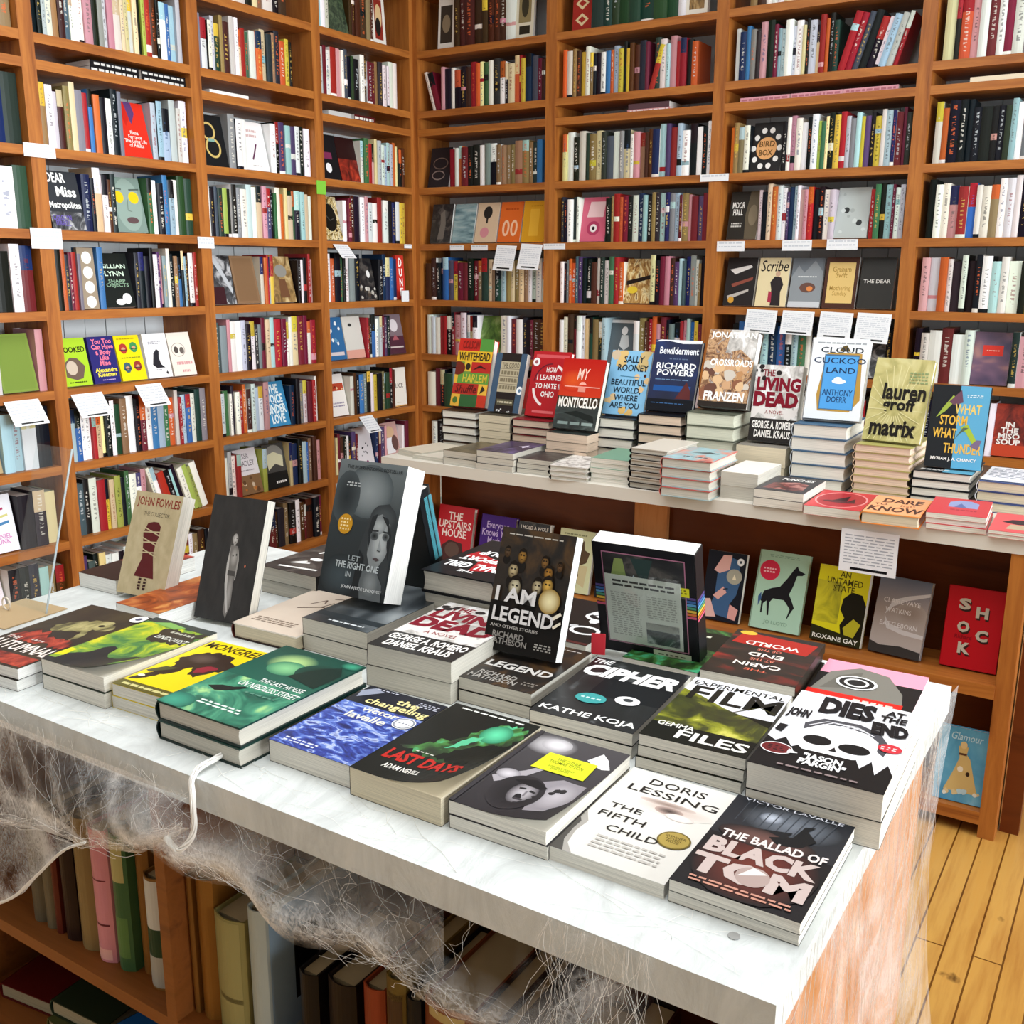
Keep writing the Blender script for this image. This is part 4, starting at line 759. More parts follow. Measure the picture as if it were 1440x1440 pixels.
for a in (('black old book in the shadow beside the large grey volume', 2.50, 2.535, .16, '#161212'), ('dark old book left of the rust-red one under the near table', 2.55, 2.6, .17, '#1d1412'), ('rust-red old book with a dark head under the near table', 2.613, 2.65, .187, '#8a3a20'), ('brown old book with gilt lines beside the rust-red one', 2.652, 2.684, .217, '#6a5426', .3575, -3.5, .17, ((.05, .9, '#4a3320'), (.86, .9, '#a88a4a'))),
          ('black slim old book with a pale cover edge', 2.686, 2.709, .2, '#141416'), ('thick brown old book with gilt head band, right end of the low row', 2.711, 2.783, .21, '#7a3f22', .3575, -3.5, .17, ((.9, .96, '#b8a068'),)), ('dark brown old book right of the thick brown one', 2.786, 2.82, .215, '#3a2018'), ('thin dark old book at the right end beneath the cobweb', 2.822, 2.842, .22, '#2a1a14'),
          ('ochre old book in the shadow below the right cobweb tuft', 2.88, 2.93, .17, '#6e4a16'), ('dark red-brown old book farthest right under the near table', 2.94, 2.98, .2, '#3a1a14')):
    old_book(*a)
def pile(lab, x, y, z, w_, d_, t, col, yaw, cov='#333', page='#a89c80'):
    return book(lab, MX(x, y, z, yaw), w_, d_, t, hard=True, cover=cov, spine=col, page=page)
pile('dark red book lying on the bottom shelf, far end', 1.69, -3.47, .1005, .15, .2, .03, '#6a1c18', 8, '#5a1614'); pile('olive green book lying on the bottom shelf', 1.87, -3.49, .1005, .15, .21, .05, '#5a5a2a', -5, '#4a4c28')
pile('dark green slim book lying on the olive one, bottom shelf', 1.87, -3.48, .1508, .14, .2, .03, '#2c3a28', 4, '#26301f'); pile('bright blue-covered book lying on the bottom shelf', 2.045, -3.49, .1005, .14, .2, .11, '#1c1c1c', -12, '#1f5f9e'); pile('brown book lying on the bottom shelf beside the blue one', 2.335, -3.49, .1005, .15, .2, .04, '#5a2c14', 5, '#5a2c14')

# ------------------------------------------------------------------ books on the near table
art('autumnal', [(.36, '#1d1914'), (.5, '#2c2519'), (.6, '#3d3420'), (.72, '#1a1612')], (2, 2.4), 4, .8)
art('dragon', [(.38, '#3b3620'), (.5, '#8a8454'), (.62, '#b7ae78'), (.72, '#2a2618')], (4, 2.2), 4, 1.6, .4)
art('redleaf', [(.36, '#3a120c'), (.5, '#8f2a1c'), (.62, '#c24a32'), (.72, '#4a1a12')], (5, 5), 5, 1.2)
art('nevill', [(.3, '#2c3a2a'), (.42, '#3f7a3e'), (.52, '#8fae2f'), (.6, '#d8d024'), (.72, '#2f6a4a')], (2.2, 2.6), 5, 1.4, .3)
art('needless', [(.28, '#12322c'), (.42, '#1f6a54'), (.52, '#4a9a78'), (.62, '#a7d48a'), (.74, '#1c4a40')], (1.6, 2.0), 3, 1.8, .7)
art('change', [(.34, '#161d52'), (.47, '#2b3f9a'), (.55, '#5c7ac8'), (.6, '#b9c6e6'), (.66, '#26358c')], (3, 9), 6, 2.0, .9)
art('lastgreen', [(.34, '#16180f'), (.46, '#23421c'), (.56, '#3f7a34'), (.66, '#4fbf8a'), (.76, '#1a2a18')], (2, 3), 5, 2.0, .8)
art('other', [(.32, '#1c1a1c'), (.46, '#4a474b'), (.58, '#8f8b92'), (.7, '#cfcad0')], (2.4, 2.4), 4, 1.0, .3)
art('film', [(.32, '#0f1008'), (.46, '#3f430f'), (.56, '#8e921c'), (.66, '#d4d060'), (.78, '#1f200c')], (2.2, 3.2), 5, .8, -.4)
art('tomsky', [(.34, '#15161a'), (.5, '#2f323a'), (.64, '#6f747e'), (.76, '#22242a')], (1.4, 2.6), 4, .6)
art('tomred', [(.36, '#1c1414'), (.5, '#4a211b'), (.62, '#7a352a'), (.75, '#241a18')], (2, 2.4), 4, .6)
art('skin', [(.34, '#d9d9d4'), (.5, '#e6e5df'), (.62, '#d3cfca'), (.74, '#efeeea')], (1.5, 1.8), 2, .4)
art('cabin', [(.4, '#1d1812'), (.52, '#2e2018'), (.61, '#6a2018'), (.7, '#a82e22'), (.82, '#2a1e16')], (1.2, 5), 4, .6)
art('fog', [(.3, '#15181a'), (.45, '#33393d'), (.58, '#6f767a'), (.72, '#9aa0a2')], (1.4, 1.1), 2, .3, .3)
art('blackcloth', [(.35, '#161414'), (.55, '#221f1f'), (.75, '#2b2726')], (8, 5), 4, .3)
art('kraftc', [(.35, '#b3a27c'), (.55, '#bfae88'), (.75, '#c8b994')], (6, 6), 4, .3)
art('orangeskin', [(.34, '#5a2410'), (.48, '#a04a1a'), (.6, '#d08a48'), (.74, '#7a3412')], (1.6, 2.4), 3, 1.4)
art('legendbg', [(.38, '#120e0c'), (.5, '#241a12'), (.64, '#4a3216'), (.78, '#1a120c')], (3, 3), 4, .8)
art('rocks', [(.3, '#3a2a22'), (.42, '#8a6244'), (.5, '#c9a277'), (.58, '#7a5646'), (.66, '#b9b4ac'), (.76, '#54423a')], (4, 4), 3, 2.4)
art('silver', [(.35, '#9a9792'), (.5, '#c9c5c0'), (.65, '#efeeee'), (.78, '#8f8a86')], (5, 5), 4, 1.2)
art('cipher', [(.4, '#111214'), (.55, '#1e2022'), (.66, '#54585a'), (.74, '#17181a')], (2.4, 2.4), 5, 1.6, .5)
art('rays', [(.36, '#a09a5c'), (.5, '#bdb474'), (.62, '#cbc48a'), (.75, '#aaa56c')], (3, 3), 3, .6)
B_ = lambda s, x0, y0, x1, y1, c, bold=.025, **k: ('t', s, x0, y0, x1, y1, c, dict(bold=bold, **k))

stack('crow cover', 'black paperback with big pinkish capitals and a crow over storm clouds', 3.019, -3.484, .4, .134, .201, .027, 2, cover='#1b191b', ops=[
    ('G', 0, .55, 1, 1, '#2a2a2e', '#1f2228'), ('g', .55, .82, .42, .17, '#6a707a', '#24262a'), ('g', .38, .84, .1, .06, '#b5bcc9', '#5a606a'), *[('l', [(.12+.07*i, .72), (.13+.075*i, .97)], .008, '#3d4148') for i in range(11)], ('g', .5, .32, .48, .34, '#6a3026', '#1c1819'), ('g', .45, .6, .4, .1, '#6a4a44', '#241e1e'),
    ('p', [(.45, .64), (.62, .7), (.66, .84), (.74, .86), (.7, .8), (.8, .72), (.72, .62), (.55, .58)], '#121214'), ('p', [(.38, .7), (.6, .74), (.56, .66)], '#17171a'),
    B_('VICTOR LAVALLE', .08, .955, .92, .985, '#c9ccd6', .005), B_('THE BALLAD OF', .1, .52, .95, .6, '#ded3d0', .03), B_('BLACK', .06, .34, .95, .5, '#bfaea9', .05), B_('TOM', .04, .13, .95, .32, '#bfaea9', .05),
    ('e', .53, .225, .13, .09, '#a9958f'), ('p', [(.42, .2), (.5, .31), (.62, .28)], '#d9d4d2'), ('x', .1, .04, .9, .1, 2, '#c08a78')], page='p')
stack('pale eye cover', 'pale grey paperback with a faint eye, thin black capitals and a gold seal', 2.879, -3.484, .5, .135, .212, .017, 1, cover='#dedcd6', ops=[
    ('G', 0, 0, 1, 1, '#d6d4ce', '#e6e4de'), ('p', [(0, 0), (.2, 0), (.1, .08), (.07, .2), (.09, .32), (0, .42)], '#a39f99'), ('p', [(0, 0), (.12, 0), (.05, .1), (.035, .22), (.04, .3), (0, .34)], '#4a4744'), ('g', .62, .66, .36, .07, '#cdb8ae', '#dfdcd6'), ('g', .55, .7, .26, .03, '#8f7a70', '#d2c2ba'), ('g', .6, .64, .13, .04, '#3a302e', '#b9a299'), ('g', .72, .6, .13, .035, '#f8f6f2', '#d6cac4'),
    B_('DORIS', .25, .86, .78, .93, '#26221f', .004), B_('LESSING', .12, .75, .95, .82, '#26221f', .004), B_('THE', .12, .52, .42, .57, '#26221f', .003), B_('FIFTH', .1, .41, .52, .47, '#26221f', .003), B_('CHILD', .26, .29, .72, .35, '#26221f', .003), ('x', .25, .1, .85, .24, 4, '#b8b4ae')],
    stickers=[('gold oval prize seal', ('e', .82, .38, .14, .085, '#6f5f2a'), ('e', .82, .38, .125, .075, '#a8924a'), B_('WINNER\nNOBEL\nPRIZE', .73, .35, .91, .42, '#5a4a1c', .01))], page='p')
stack('sleeping face cover', 'black and white photo paperback with a yellow-green title panel', 2.748, -3.489, .8, .129, .211, .034, 2, cover='#3a383a', curl=.04, ops=[
    ('G', 0, 0, 1, 1, '#2c292c', '#4a474a'), ('g', .25, .86, .28, .13, '#c9c6ca', '#4a474a'), ('g', .3, .88, .16, .08, '#e3e0e4', '#a5a2a6'), ('p', [(.7, .8), (.78, .92), (.88, .86), (.97, .76), (.9, .74), (.8, .76)], '#f0eef0'), ('p', [(.55, .44), (.7, .52), (.95, .5), (.97, .3), (.85, .12), (.66, .1)], '#8f8a90'), ('g', .8, .32, .17, .17, '#b9b4ba', '#8f8a90'), ('blobs', .72, .3, .86, .42, 4, .05, ['#2a282a']), ('p', [(.08, .36), (.3, .5), (.42, .62), (.46, .58), (.34, .42), (.16, .3)], '#a39ea4'), ('g', .2, .42, .12, .06, '#d0ccd2', '#8a868c'),
    ('g', .44, .26, .25, .2, '#1a181a', '#2e2b2e'), ('g', .5, .27, .13, .125, '#bab5ba', '#4a464a'), ('p', [(.3, .38), (.5, .44), (.66, .38), (.6, .35), (.42, .36)], '#1a181a'), ('l', [(.43, .31), (.49, .32)], .03, '#2a282a'), ('l', [(.54, .31), (.6, .3)], .03, '#2a282a'), ('l', [(.52, .3), (.53, .24)], .02, '#7a757a'), ('l', [(.47, .2), (.56, .2)], .03, '#3a363a'), ('r', 0, 0, .05, 1, '#39363a'),
    ('p', [(.3, .56), (.86, .56), (.84, .77), (.32, .77)], '#d3dc2a'), B_('THE OTHER\nTHOMAS TRYON', .4, .66, .76, .73, '#6b7012', .005), B_('INTRODUCTION BY\nDAN CHAON', .44, .59, .72, .63, '#7d8216', .003)], page='p')
stack('green smoke cover', 'thick black paperback with green smoke and a ragged red title', 2.604, -3.495, 0, .138, .222, .037, 1, cover='#161713', curl=.06, page='c', ops=[
    ('r', 0, 0, 1, 1, '#171814'), ('A', jag([(.1, .36), (.3, .48), (.5, .62), (.62, .82), (.8, .93), (.97, .88), (.97, .7), (.85, .6), (.95, .4), (.7, .32), (.4, .33)], .035, 5), 'lastgreen'), ('g', .74, .76, .15, .12, '#5fd0a0', '#2f7a58'), ('p', jag([(.48, .46), (.56, .62), (.7, .72), (.66, .62), (.58, .5)], .02, 6), '#58b88a'), ('p', jag([(.5, .34), (.66, .52), (.8, .62), (.95, .64), (.96, .34)], .025, 7), '#161813'), ('x', .12, .945, .85, .975, 1, '#dfe3dc'),
    B_('LAST DAYS', .1, .19, .9, .31, '#b3261e', .04), B_('ADAM NEVILL', .22, .1, .62, .15, '#e4e2da', .02), ('x', .3, .34, .5, .36, 1, '#c9c7be')])
stack('blue veins cover', 'blue-veined paperback with cream title lettering and a white seal', 2.458, -3.486, .6, .138, .206, .031, 1, cover='#1b1d26', ops=[
    ('r', 0, .55, 1, 1, '#191b26'), ('a', 0, 0, 1, .72, 'change'), ('p', [(.05, .8), (.25, .95), (.1, .98), (0, .9)], '#8f95a8'), B_('the', .5, .84, .78, .92, '#ecdf9a', .02), B_('changeling', .2, .73, .97, .84, '#ecdf9a', .02), B_('victor', .3, .64, .75, .71, '#e6e2cf', .02), B_('lavalle', .24, .52, .72, .61, '#e6e2cf', .02), ('x', .1, .04, .5, .1, 2, '#cfd3e6'), ('x', .12, .96, .4, .985, 1, '#b9bccb'), ('x', .72, .88, .98, .95, 3, '#b9bccb')],
    stickers=[('round white seal', ('e', .88, .62, .12, .08, '#f1f1ef'), ('ring', .88, .62, .11, .073, .02, '#8a8f9a'), ('x', .81, .6, .95, .64, 1, '#8a8f9a'))], page='p')
stack('green shore cover', 'green hardcover with a small dark bird and silver title', 2.284, -3.522, .2, .161, .245, .056, 2, hard=True, cover='#173a33', spine='#10211f', back='#1a2c2a', page='g', ops=[
    ('G', 0, 0, 1, 1, '#2a6a58', '#164238'), ('a', 0, 0, 1, .5, 'needless'), ('g', .38, .8, .26, .14, '#b4d68a', '#1f5244'), ('g', .42, .72, .2, .1, '#7fbf86', '#3a7a5c'), ('g', .78, .76, .26, .13, '#0f211d', '#1b463b'), ('p', [(.55, .64), (.7, .62), (.95, .58), (.97, .8), (.85, .9), (.72, .84), (.62, .74)], '#132a25'), ('g', .9, .95, .12, .05, '#3f9a7a', '#17443a'), ('p', [(.12, .3), (.22, .345), (.34, .36), (.42, .395), (.46, .39), (.42, .35), (.34, .3), (.25, .27)], '#1a211f'), ('g', .12, .06, .2, .1, '#3f9a80', '#276656'),
    B_('THE LAST HOUSE', .42, .49, .93, .54, '#e9efe9', .012), B_('ON NEEDLESS STREET', .3, .4, .98, .46, '#e9efe9', .012), ('x', .3, .1, .8, .16, 2, '#d3e2d8'), ('x', .5, .33, .85, .36, 1, '#5a8a78')])
stack('yellow beast cover', 'yellow paperback with a big black shaggy animal', 2.147, -3.492, 3, .130, .203, .038, 2, cover='#e0c713', ops=[
    ('r', 0, 0, 1, 1, '#e8cf14'), ('p', jag([(.06, .58), (.2, .74), (.4, .82), (.62, .8), (.74, .7), (.86, .68), (.97, .62), (.82, .56), (.74, .48), (.66, .36), (.54, .38), (.44, .5), (.3, .3), (.14, .15), (.02, .13), (.14, .34), (.2, .46)], .022, 3), '#33251d'), ('g', .34, .66, .22, .1, '#5a4a42', '#33251d'), ('p', jag([(.5, .5), (.6, .58), (.74, .56), (.66, .46), (.56, .42)], .015, 4), '#8a2432'), ('p', [(.02, .3), (.14, .42), (.3, .44), (.28, .4), (.1, .28)], '#4a4a2a'), ('e', .1, .21, .05, .02, '#f0e6c8'), ('r', 0, 0, 1, .1, '#5a5320'), B_('MONGRELS', .04, .85, .98, .96, '#4a3a14', .015), ('x', .08, .02, .9, .08, 1, '#cfc98a')], page='p')
stack('hooded stranger cover', 'green and yellow paperback with a black hooded figure lying across it', 1.997, -3.505, 1.9, .144, .218, .048, 2, cover='#2c352c', page='p', curl=.05, ops=[
    ('a', 0, 0, 1, .92, 'nevill'), ('p', [(0, 0), (1, 0), (1, .1), (0, .06)], '#2b2d2c'), ('p', jag([(.1, .03), (.12, .16), (.28, .26), (.3, .36), (.38, .42), (.46, .4), (.5, .3), (.62, .24), (.76, .26), (.86, .34), (.95, .34), (.96, .26), (.84, .17), (.9, .05)], .008, 10), '#26282a'), ('p', [(0, .1), (.12, .12), (.1, .24), (0, .25)], '#d9d41c'), ('p', jag([(.5, .62), (.97, .66), (.99, .92), (.4, .86)], .03, 11), '#3a352c'), ('r', 0, .92, 1, 1, '#3c4340'), ('p', [(.1, .9), (.3, .97), (.6, .94), (.5, .88)], '#7fae5c'), B_('LINDQVIST', .5, .68, .98, .75, '#e6e9dd', .01, shear=.2), ('x', .55, .8, .9, .86, 1, '#b9b9a8')])
stack('red leaves cover', 'dark graphic novel with a pale dragon-like skull and red leaves', 1.829, -3.545, 4.6, .151, .262, .036, 2, cover='#201b15', spine='#5a1c14', page='w', ops=[
    ('a', 0, 0, 1, 1, 'autumnal'), ('A', jag([(.22, .6), (.36, .72), (.55, .8), (.74, .82), (.92, .72), (.84, .66), (.72, .66), (.8, .5), (.78, .44), (.66, .6), (.5, .56), (.36, .52)], .02, 8), 'dragon'), ('e', .72, .73, .04, .02, '#1d1914'), ('A', jag([(.05, .36), (.2, .47), (.4, .5), (.5, .42), (.7, .46), (.95, .4), (.9, .31), (.6, .35), (.4, .32), (.2, .31)], .03, 9), 'redleaf'), ('a', 0, .02, .98, .15, 'redleaf'), B_('AUTUMNAL', .02, .18, .98, .3, '#f0e6de', .02), ('x', .4, .34, .6, .38, 1, '#cfc4bc'), B_('THE', .05, .32, .25, .36, '#e6dcd4', .01)],
    stickers=[('white round sticker', ('e', .92, .93, .1, .06, '#f3f3f5'), ('e', .92, .93, .04, .025, '#4a4c66'))])
# second row
stack('rust swirl cover', 'rust-orange paperback lying behind the red leaves cover', 1.823, -3.245, 1, .116, .2, .032, 1, cover='#5a2c14', ops=[('a', 0, 0, 1, 1, 'orangeskin')], page='w')
stack('twig scrawl cover', 'pale hardcover with thin twig-like lettering', 2.07, -3.195, 2.5, .146, .235, .028, 1, hard=True, cover='#e6ddd2', spine='#5a2a24', back='#2a1c1a', page='c', ops=[('r', 0, 0, 1, 1, '#d3c4b4'), ('l', [(.3, .5), (.55, .6), (.9, .58)], .03, '#4a342a'), ('l', [(.55, .6), (.6, .72)], .02, '#4a342a'), ('l', [(.35, .62), (.45, .75), (.5, .68)], .02, '#5a443a'), ('l', [(.5, .8), (.8, .86)], .02, '#5a443a'), ('l', [(.6, .36), (.75, .3)], .04, '#b06a3a'), ('x', .1, .12, .75, .22, 3, '#8a7a6c')])
stack('misty girl cover', 'misty grey paperback lying under the standing grey portrait book', 2.213, -3.169, .4, .140, .236, .057, 2, cover='#1e2224', ops=[('a', 0, 0, 1, 1, 'fog'), ('x', .3, .05, .85, .09, 1, '#cfd4d6'), ('r', 0, .12, 1, .2, '#2a3034')], page='g')
LIVING = [('r', 0, 0, 1, 1, '#d9d3cf'), ('a', 0, .3, 1, 1, 'silver'), ('r', 0, 0, 1, .3, '#2b2826'), ('p', jag([(0, .29), (.2, .36), (.4, .3), (.6, .37), (.8, .29), (1, .36), (1, .44), (0, .44)], .02, 12), '#ddd7d3'), B_('THE', .16, .85, .42, .94, '#7a1a26', .03), B_('LIVING', .05, .66, .99, .84, '#7a1426', .05), B_('DEAD', .02, .45, .98, .65, '#7a1426', .06), B_('A NOVEL', .3, .36, .7, .41, '#8a3a3a', .01), B_('GEORGE A. ROMERO', .05, .17, .97, .27, '#f3efea', .03), B_('DANIEL KRAUS', .12, .05, .9, .15, '#f3efea', .03), ('e', .5, .9, .06, .03, '#2b2424'), ('blobs', 0, .8, .2, 1, 4, .08, ['#2b2424'])]
stack('torn red title cover', 'fat paperback with torn dark red title and white author lines on the near table', 2.403, -3.226, 3, .153, .23, .068, 2, cover='#2a2725', spine='#3a2a2a', page='g', ops=LIVING)
LEG = [('a', 0, 0, 1, 1, 'legendbg'), ('x', .1, .92, .9, .95, 1, '#cfc9c0')]
stack('crowd of faces cover', 'black paperback with grey author lines lying under the standing crowd cover', 2.553, -3.197, 1.4, .125, .19, .039, 2, cover='#151210', page='g', ops=LEG+[B_('LEGEND', .05, .32, .95, .44, '#c9c6c2', .03), B_('RICHARD\nMATHESON', .06, .06, .7, .22, '#9a9690', .02), ('x', .75, .1, .95, .18, 2, '#7a746c')])
stack('white slanted title cover', 'black paperback with a bold slanted white title and two round badges', 2.699, -3.233, 3.3, .153, .225, .036, 2, cover='#141517', page='p', ops=[('a', 0, 0, 1, 1, 'cipher'), ('r', .3, .4, 1, .7, '#15161a'), B_('THE', .02, .9, .22, .97, '#f2f2f2', .03, shear=.2), B_('CIPHER', .02, .68, .98, .88, '#f6f6f6', .05, shear=.2), B_('KATHE KOJA', .04, .04, .97, .13, '#f0f0ee', .02)],
    stickers=[('teal oval badge', ('e', .38, .33, .15, .075, '#3f9a9a'), ('x', .28, .31, .48, .35, 1, '#bfe0de')), ('white oval badge', ('e', .7, .4, .12, .065, '#f4f4f4'), ('e', .7, .41, .05, .025, '#3a3d40'))])
stack('yellow hill cover', 'white and olive paperback with a scratched hillside and white author line', 2.867, -3.239, 2.9, .140, .215, .047, 3, cover='#15160d', page='p', ops=[('r', 0, .55, 1, 1, '#e6e8f0'), ('A', [(0, .2), (1, .1), (1, .45), (.8, .52), (.5, .6), (.2, .72), (0, .78)], 'film'), ('r', 0, 0, 1, .22, '#12130c'), B_('EXPERIMENTAL', .04, .88, .97, .95, '#23231c', .008), B_('FILM', .08, .64, .98, .87, '#1a1a14', .02), ('l', [(.6, .56), (.8, .72), (.98, .66)], .015, '#3a3a1a'), B_('GEMMA', .06, .18, .42, .24, '#e9e9e0', .02), B_('FILES', .3, .05, .97, .17, '#f0f0e8', .025)])
stack('skull cover', 'white and black paperback with a quiffed skull and warped black title', 3.023, -3.276, 2.1, .153, .24, .068, 2, cover='#141213', page='p', ops=[('r', 0, 0, 1, 1, '#141213'), ('p', [(0, .34), (.08, .3), (.14, .36), (.22, .27), (.3, .33), (.7, .3), (.76, .2), (.82, .3), (.88, .17), (.94, .3), (1, .2), (1, 1), (0, 1)], '#e4e5ea'), ('p', [(.2, .42), (.24, .55), (.35, .62), (.7, .62), (.82, .54), (.84, .4), (.76, .3), (.68, .27), (.3, .27), (.24, .32)], '#f3f3f5'),
    ('p', [(.22, .5), (.2, .58), (.32, .68), (.6, .7), (.78, .64), (.9, .5), (.88, .38), (.82, .42), (.8, .53), (.7, .6), (.5, .63), (.34, .61)], '#4a4a50'), *[('l', [(.24+.05*i, .56), (.36+.05*i, .65), (.6+.03*i, .66-.015*i)], .012, '#d9d9de') for i in range(6)],
    ('e', .37, .4, .11, .055, '#121214'), ('e', .66, .385, .12, .055, '#121214'), ('p', [(.49, .31), (.55, .31), (.52, .36)], '#1a1a1c'), ('e', .13, .21, .125, .065, '#f0f0f0'), ('e', .13, .21, .115, .058, '#6a2224'), ('x', .06, .18, .2, .24, 3, '#2a1416'), ('p', [(.22, .18), (.3, .2), (.22, .23)], '#f0f0f0'), B_('"JASON\n PARGIN"', .33, .1, .68, .23, '#f4f4f4', .04),
    *[('p', q, '#16161a') for q in ([(.02, .42), (.08, .4), (.1, .5), (.03, .5)],)], B_('JOHN', .02, .6, .2, .74, '#16161a', .05), B_('DIES', .22, .74, .68, .97, '#16161a', .06, shear=-.1), B_('AT\nTHE', .72, .8, .93, .95, '#16161a', .04), B_('END', .68, .62, .98, .77, '#16161a', .07, shear=-.25), ('e', .9, .48, .09, .05, '#c8323e'), ('x', .83, .455, .97, .5, 2, '#f0d0d0'), ('x', .2, .03, .8, .06, 1, '#8a7a7a')])
# third row, set out for the aisle beyond, so their heads point to the camera
stack('red streaked cover', 'dark paperback with red streaks and upside-down white lettering', 2.847, -2.989, 4, .142, .2, .045, 3, cover='#231d15', page='p', flip=True, ops=[('a', 0, 0, 1, 1, 'cabin'), ('p', [(.05, .1), (.9, .04), (.95, .3), (.1, .36)], '#a8281e'), ('e', .85, .05, .1, .045, '#e0b03a'), B_('THE', .35, .8, .6, .84, '#e06a50', .005), B_('CABIN', .25, .68, .75, .76, '#f0e6dc', .02), B_('AT THE', .36, .58, .62, .63, '#e0806a', .005), B_('END', .3, .46, .68, .54, '#f0e6dc', .02), B_('OF THE', .36, .36, .62, .41, '#e0806a', .005), B_('WORLD', .2, .22, .8, .31, '#f0e6dc', .02)])
stack('pink beanie cover', 'pink paperback with a grey knitted hat and red band', 2.99, -2.985, 2, .15, .205, .022, 1, cover='#e893ad', page='w', ops=[('r', 0, 0, 1, 1, '#1d1b1c'), ('r', 0, .72, 1, 1, '#ef9fb6'), ('p', [(.02, .35), (.1, .75), (.35, .92), (.65, .85), (.85, .55), (.9, .3)], '#7d7a72'), ('p', [(.1, .4), (.2, .7), (.4, .84), (.4, .5)], '#6a675f'), ('r', 0, .22, .9, .36, '#d8281f'), ('x', .45, .25, .85, .33, 1, '#f6c9c0')], stickers=[('round black and white badge', ('e', .4, .6, .2, .13, '#efefef'), ('e', .4, .6, .17, .11, '#262626'), ('ring', .4, .6, .12, .08, .03, '#e6e6e6'))])
stack('camp cover', 'dark green-black paperback low beside the striped back cover', 2.70, -2.95, 1, .128, .2, .02, 1, cover='#17190f', page='p', flip=True, ops=[('a', 0, 0, 1, 1, 'lastgreen'), ('r', 0, .1, 1, .5, '#16180f'), B_('CAMP', .4, .3, .9, .38, '#cfd0c0', .01), ('x', .3, .16, .85, .24, 1, '#cfd0c0')])
stack('white gloves cover', 'black paperback with white glove-like drawings behind the crowd cover', 2.50, -2.965, 1, .14, .21, .03, 1, cover='#1a1716', page='p', ops=[('blobs', .5, .1, .98, .9, 9, .12, ['#e9e9ea', '#bfc0c2', '#d4d4d6']), ('ring', .75, .3, .2, .1, .05, '#f0f0f0'), ('ring', .7, .65, .2, .1, .05, '#f0f0f0'), ('r', 0, 0, 1, .04, '#5a2a26')])
stack('red telephone title cover', 'thick black hardcover with red and white upside-down title', 2.326, -2.99, 1, .15, .23, .115, 3, hard=True, cover='#17171a', spine='#17171a', back='#17171a', page='g', flip=True, ops=[('r', 0, 0, 1, 1, '#1a1a1d'), ('p', [(.1, .75), (.5, .85), (.6, .6), (.9, .5), (.85, .35), (.45, .5), (.35, .3), (.1, .4)], '#a8222a'), B_('THE', .4, .84, .62, .89, '#f0f0f0', .02), B_('FINAL GIRL', .08, .66, .95, .8, '#f4f4f4', .04), B_('SUPPORT', .2, .48, .9, .6, '#f4f4f4', .04), B_('GROUP', .2, .3, .8, .42, '#f4f4f4', .04)])
stack('white scrawl cover', 'black paperback with big white hand-scrawled words behind the white-dressed figure', 1.92, -2.985, 0, .15, .225, .055, 2, cover='#181513', page='g', flip=True, ops=[('a', 0, 0, 1, 1, 'dk'), ('l', [(.2, .85), (.8, .9)], .05, '#e9e9e6'), ('l', [(.5, .72), (.75, .78), (.6, .68)], .04, '#f0f0ee'), ('e', .55, .6, .1, .04, '#f4f4f4'), B_('told', .2, .3, .75, .44, '#f2f2f0', .03, shear=.2), ('x', .3, .16, .75, .26, 1, '#f2f2f0')])
stack('maroon edge cover', 'dark maroon paperback lying at the far edge beside the laced-dress book', 1.59, -3.16, 2, .112, .2, .03, 1, cover='#2e1612', page='w', ops=[('a', 0, 0, 1, 1, 'redpaint'), ('r', 0, 0, 1, .5, '#2b1512')])
# standing books on the near table
leaning('kraft-brown standing paperback with a laced maroon dress', 1.712, -3.164, T, 5, .123, .201, 21, .032, easel='laced dress book', cover='#bba983', page='p', ops=[('a', 0, 0, 1, 1, 'kraftc'), B_('JOHN FOWLES', .06, .84, .97, .95, '#8a3222', .02), B_('THE COLLECTOR', .25, .77, .8, .81, '#5a513c', .005),
    ('p', [(.38, .7), (.5, .72), (.6, .72), (.66, .68), (.66, .58), (.62, .5), (.62, .4), (.72, .18), (.3, .18), (.4, .36), (.36, .5), (.32, .6)], '#5a1418'), *[('l', [(.3, .66-.05*i), (.68, .62-.05*i+(.06 if i % 2 else -.03))], .02, '#c3b38e') for i in range(6)], ('r', .42, .06, .48, .17, '#3a1a16'), ('r', .53, .06, .59, .17, '#3a1a16'), *[('l', [(.4, .08+.03*i), (.61, .09+.03*i)], .012, '#bba983') for i in range(3)]])
leaning('black standing paperback with a grey-white girl in a long dress', 1.945, -3.173, T, 7, .122, .226, 19.4, .022, easel='white-dressed girl book', cover='#1b1817', page='p', ops=[('a', 0, 0, 1, 1, 'blackcloth'), ('e', .535, .675, .08, .06, '#3a3634'), ('p', [(.46, .68), (.45, .58), (.49, .56), (.49, .66)], '#4a4644'), ('g', .53, .662, .05, .045, '#c9c4c0', '#8a8480'), ('l', [(.505, .67), (.525, .67)], .012, '#2a2624'), ('l', [(.545, .67), (.565, .67)], .012, '#2a2624'), ('l', [(.525, .64), (.545, .64)], .01, '#4a403c'), ('r', .515, .6, .55, .63, '#a09a96'),
    ('p', [(.47, .61), (.6, .61), (.65, .5), (.62, .38), (.64, .14), (.58, .03), (.52, .08), (.5, .36), (.455, .46)], '#77726e'), ('g', .56, .52, .07, .08, '#aaa5a1', '#77726e'), ('g', .57, .22, .055, .16, '#a09b97', '#77726e'), ('p', [(.47, .6), (.45, .46), (.47, .3), (.53, .15), (.58, .07), (.6, .09), (.53, .24), (.5, .4)], '#b9b4b0'), ('p', [(.62, .6), (.66, .5), (.65, .34), (.63, .34), (.63, .5)], '#9a9591'), ('r', .49, .37, .63, .41, '#4a4644'), ('e', .54, .53, .012, .009, '#3a3634'), ('e', .6, .54, .012, .009, '#3a3634'), ('e', .79, .46, .012, .012, '#e07a5a')])
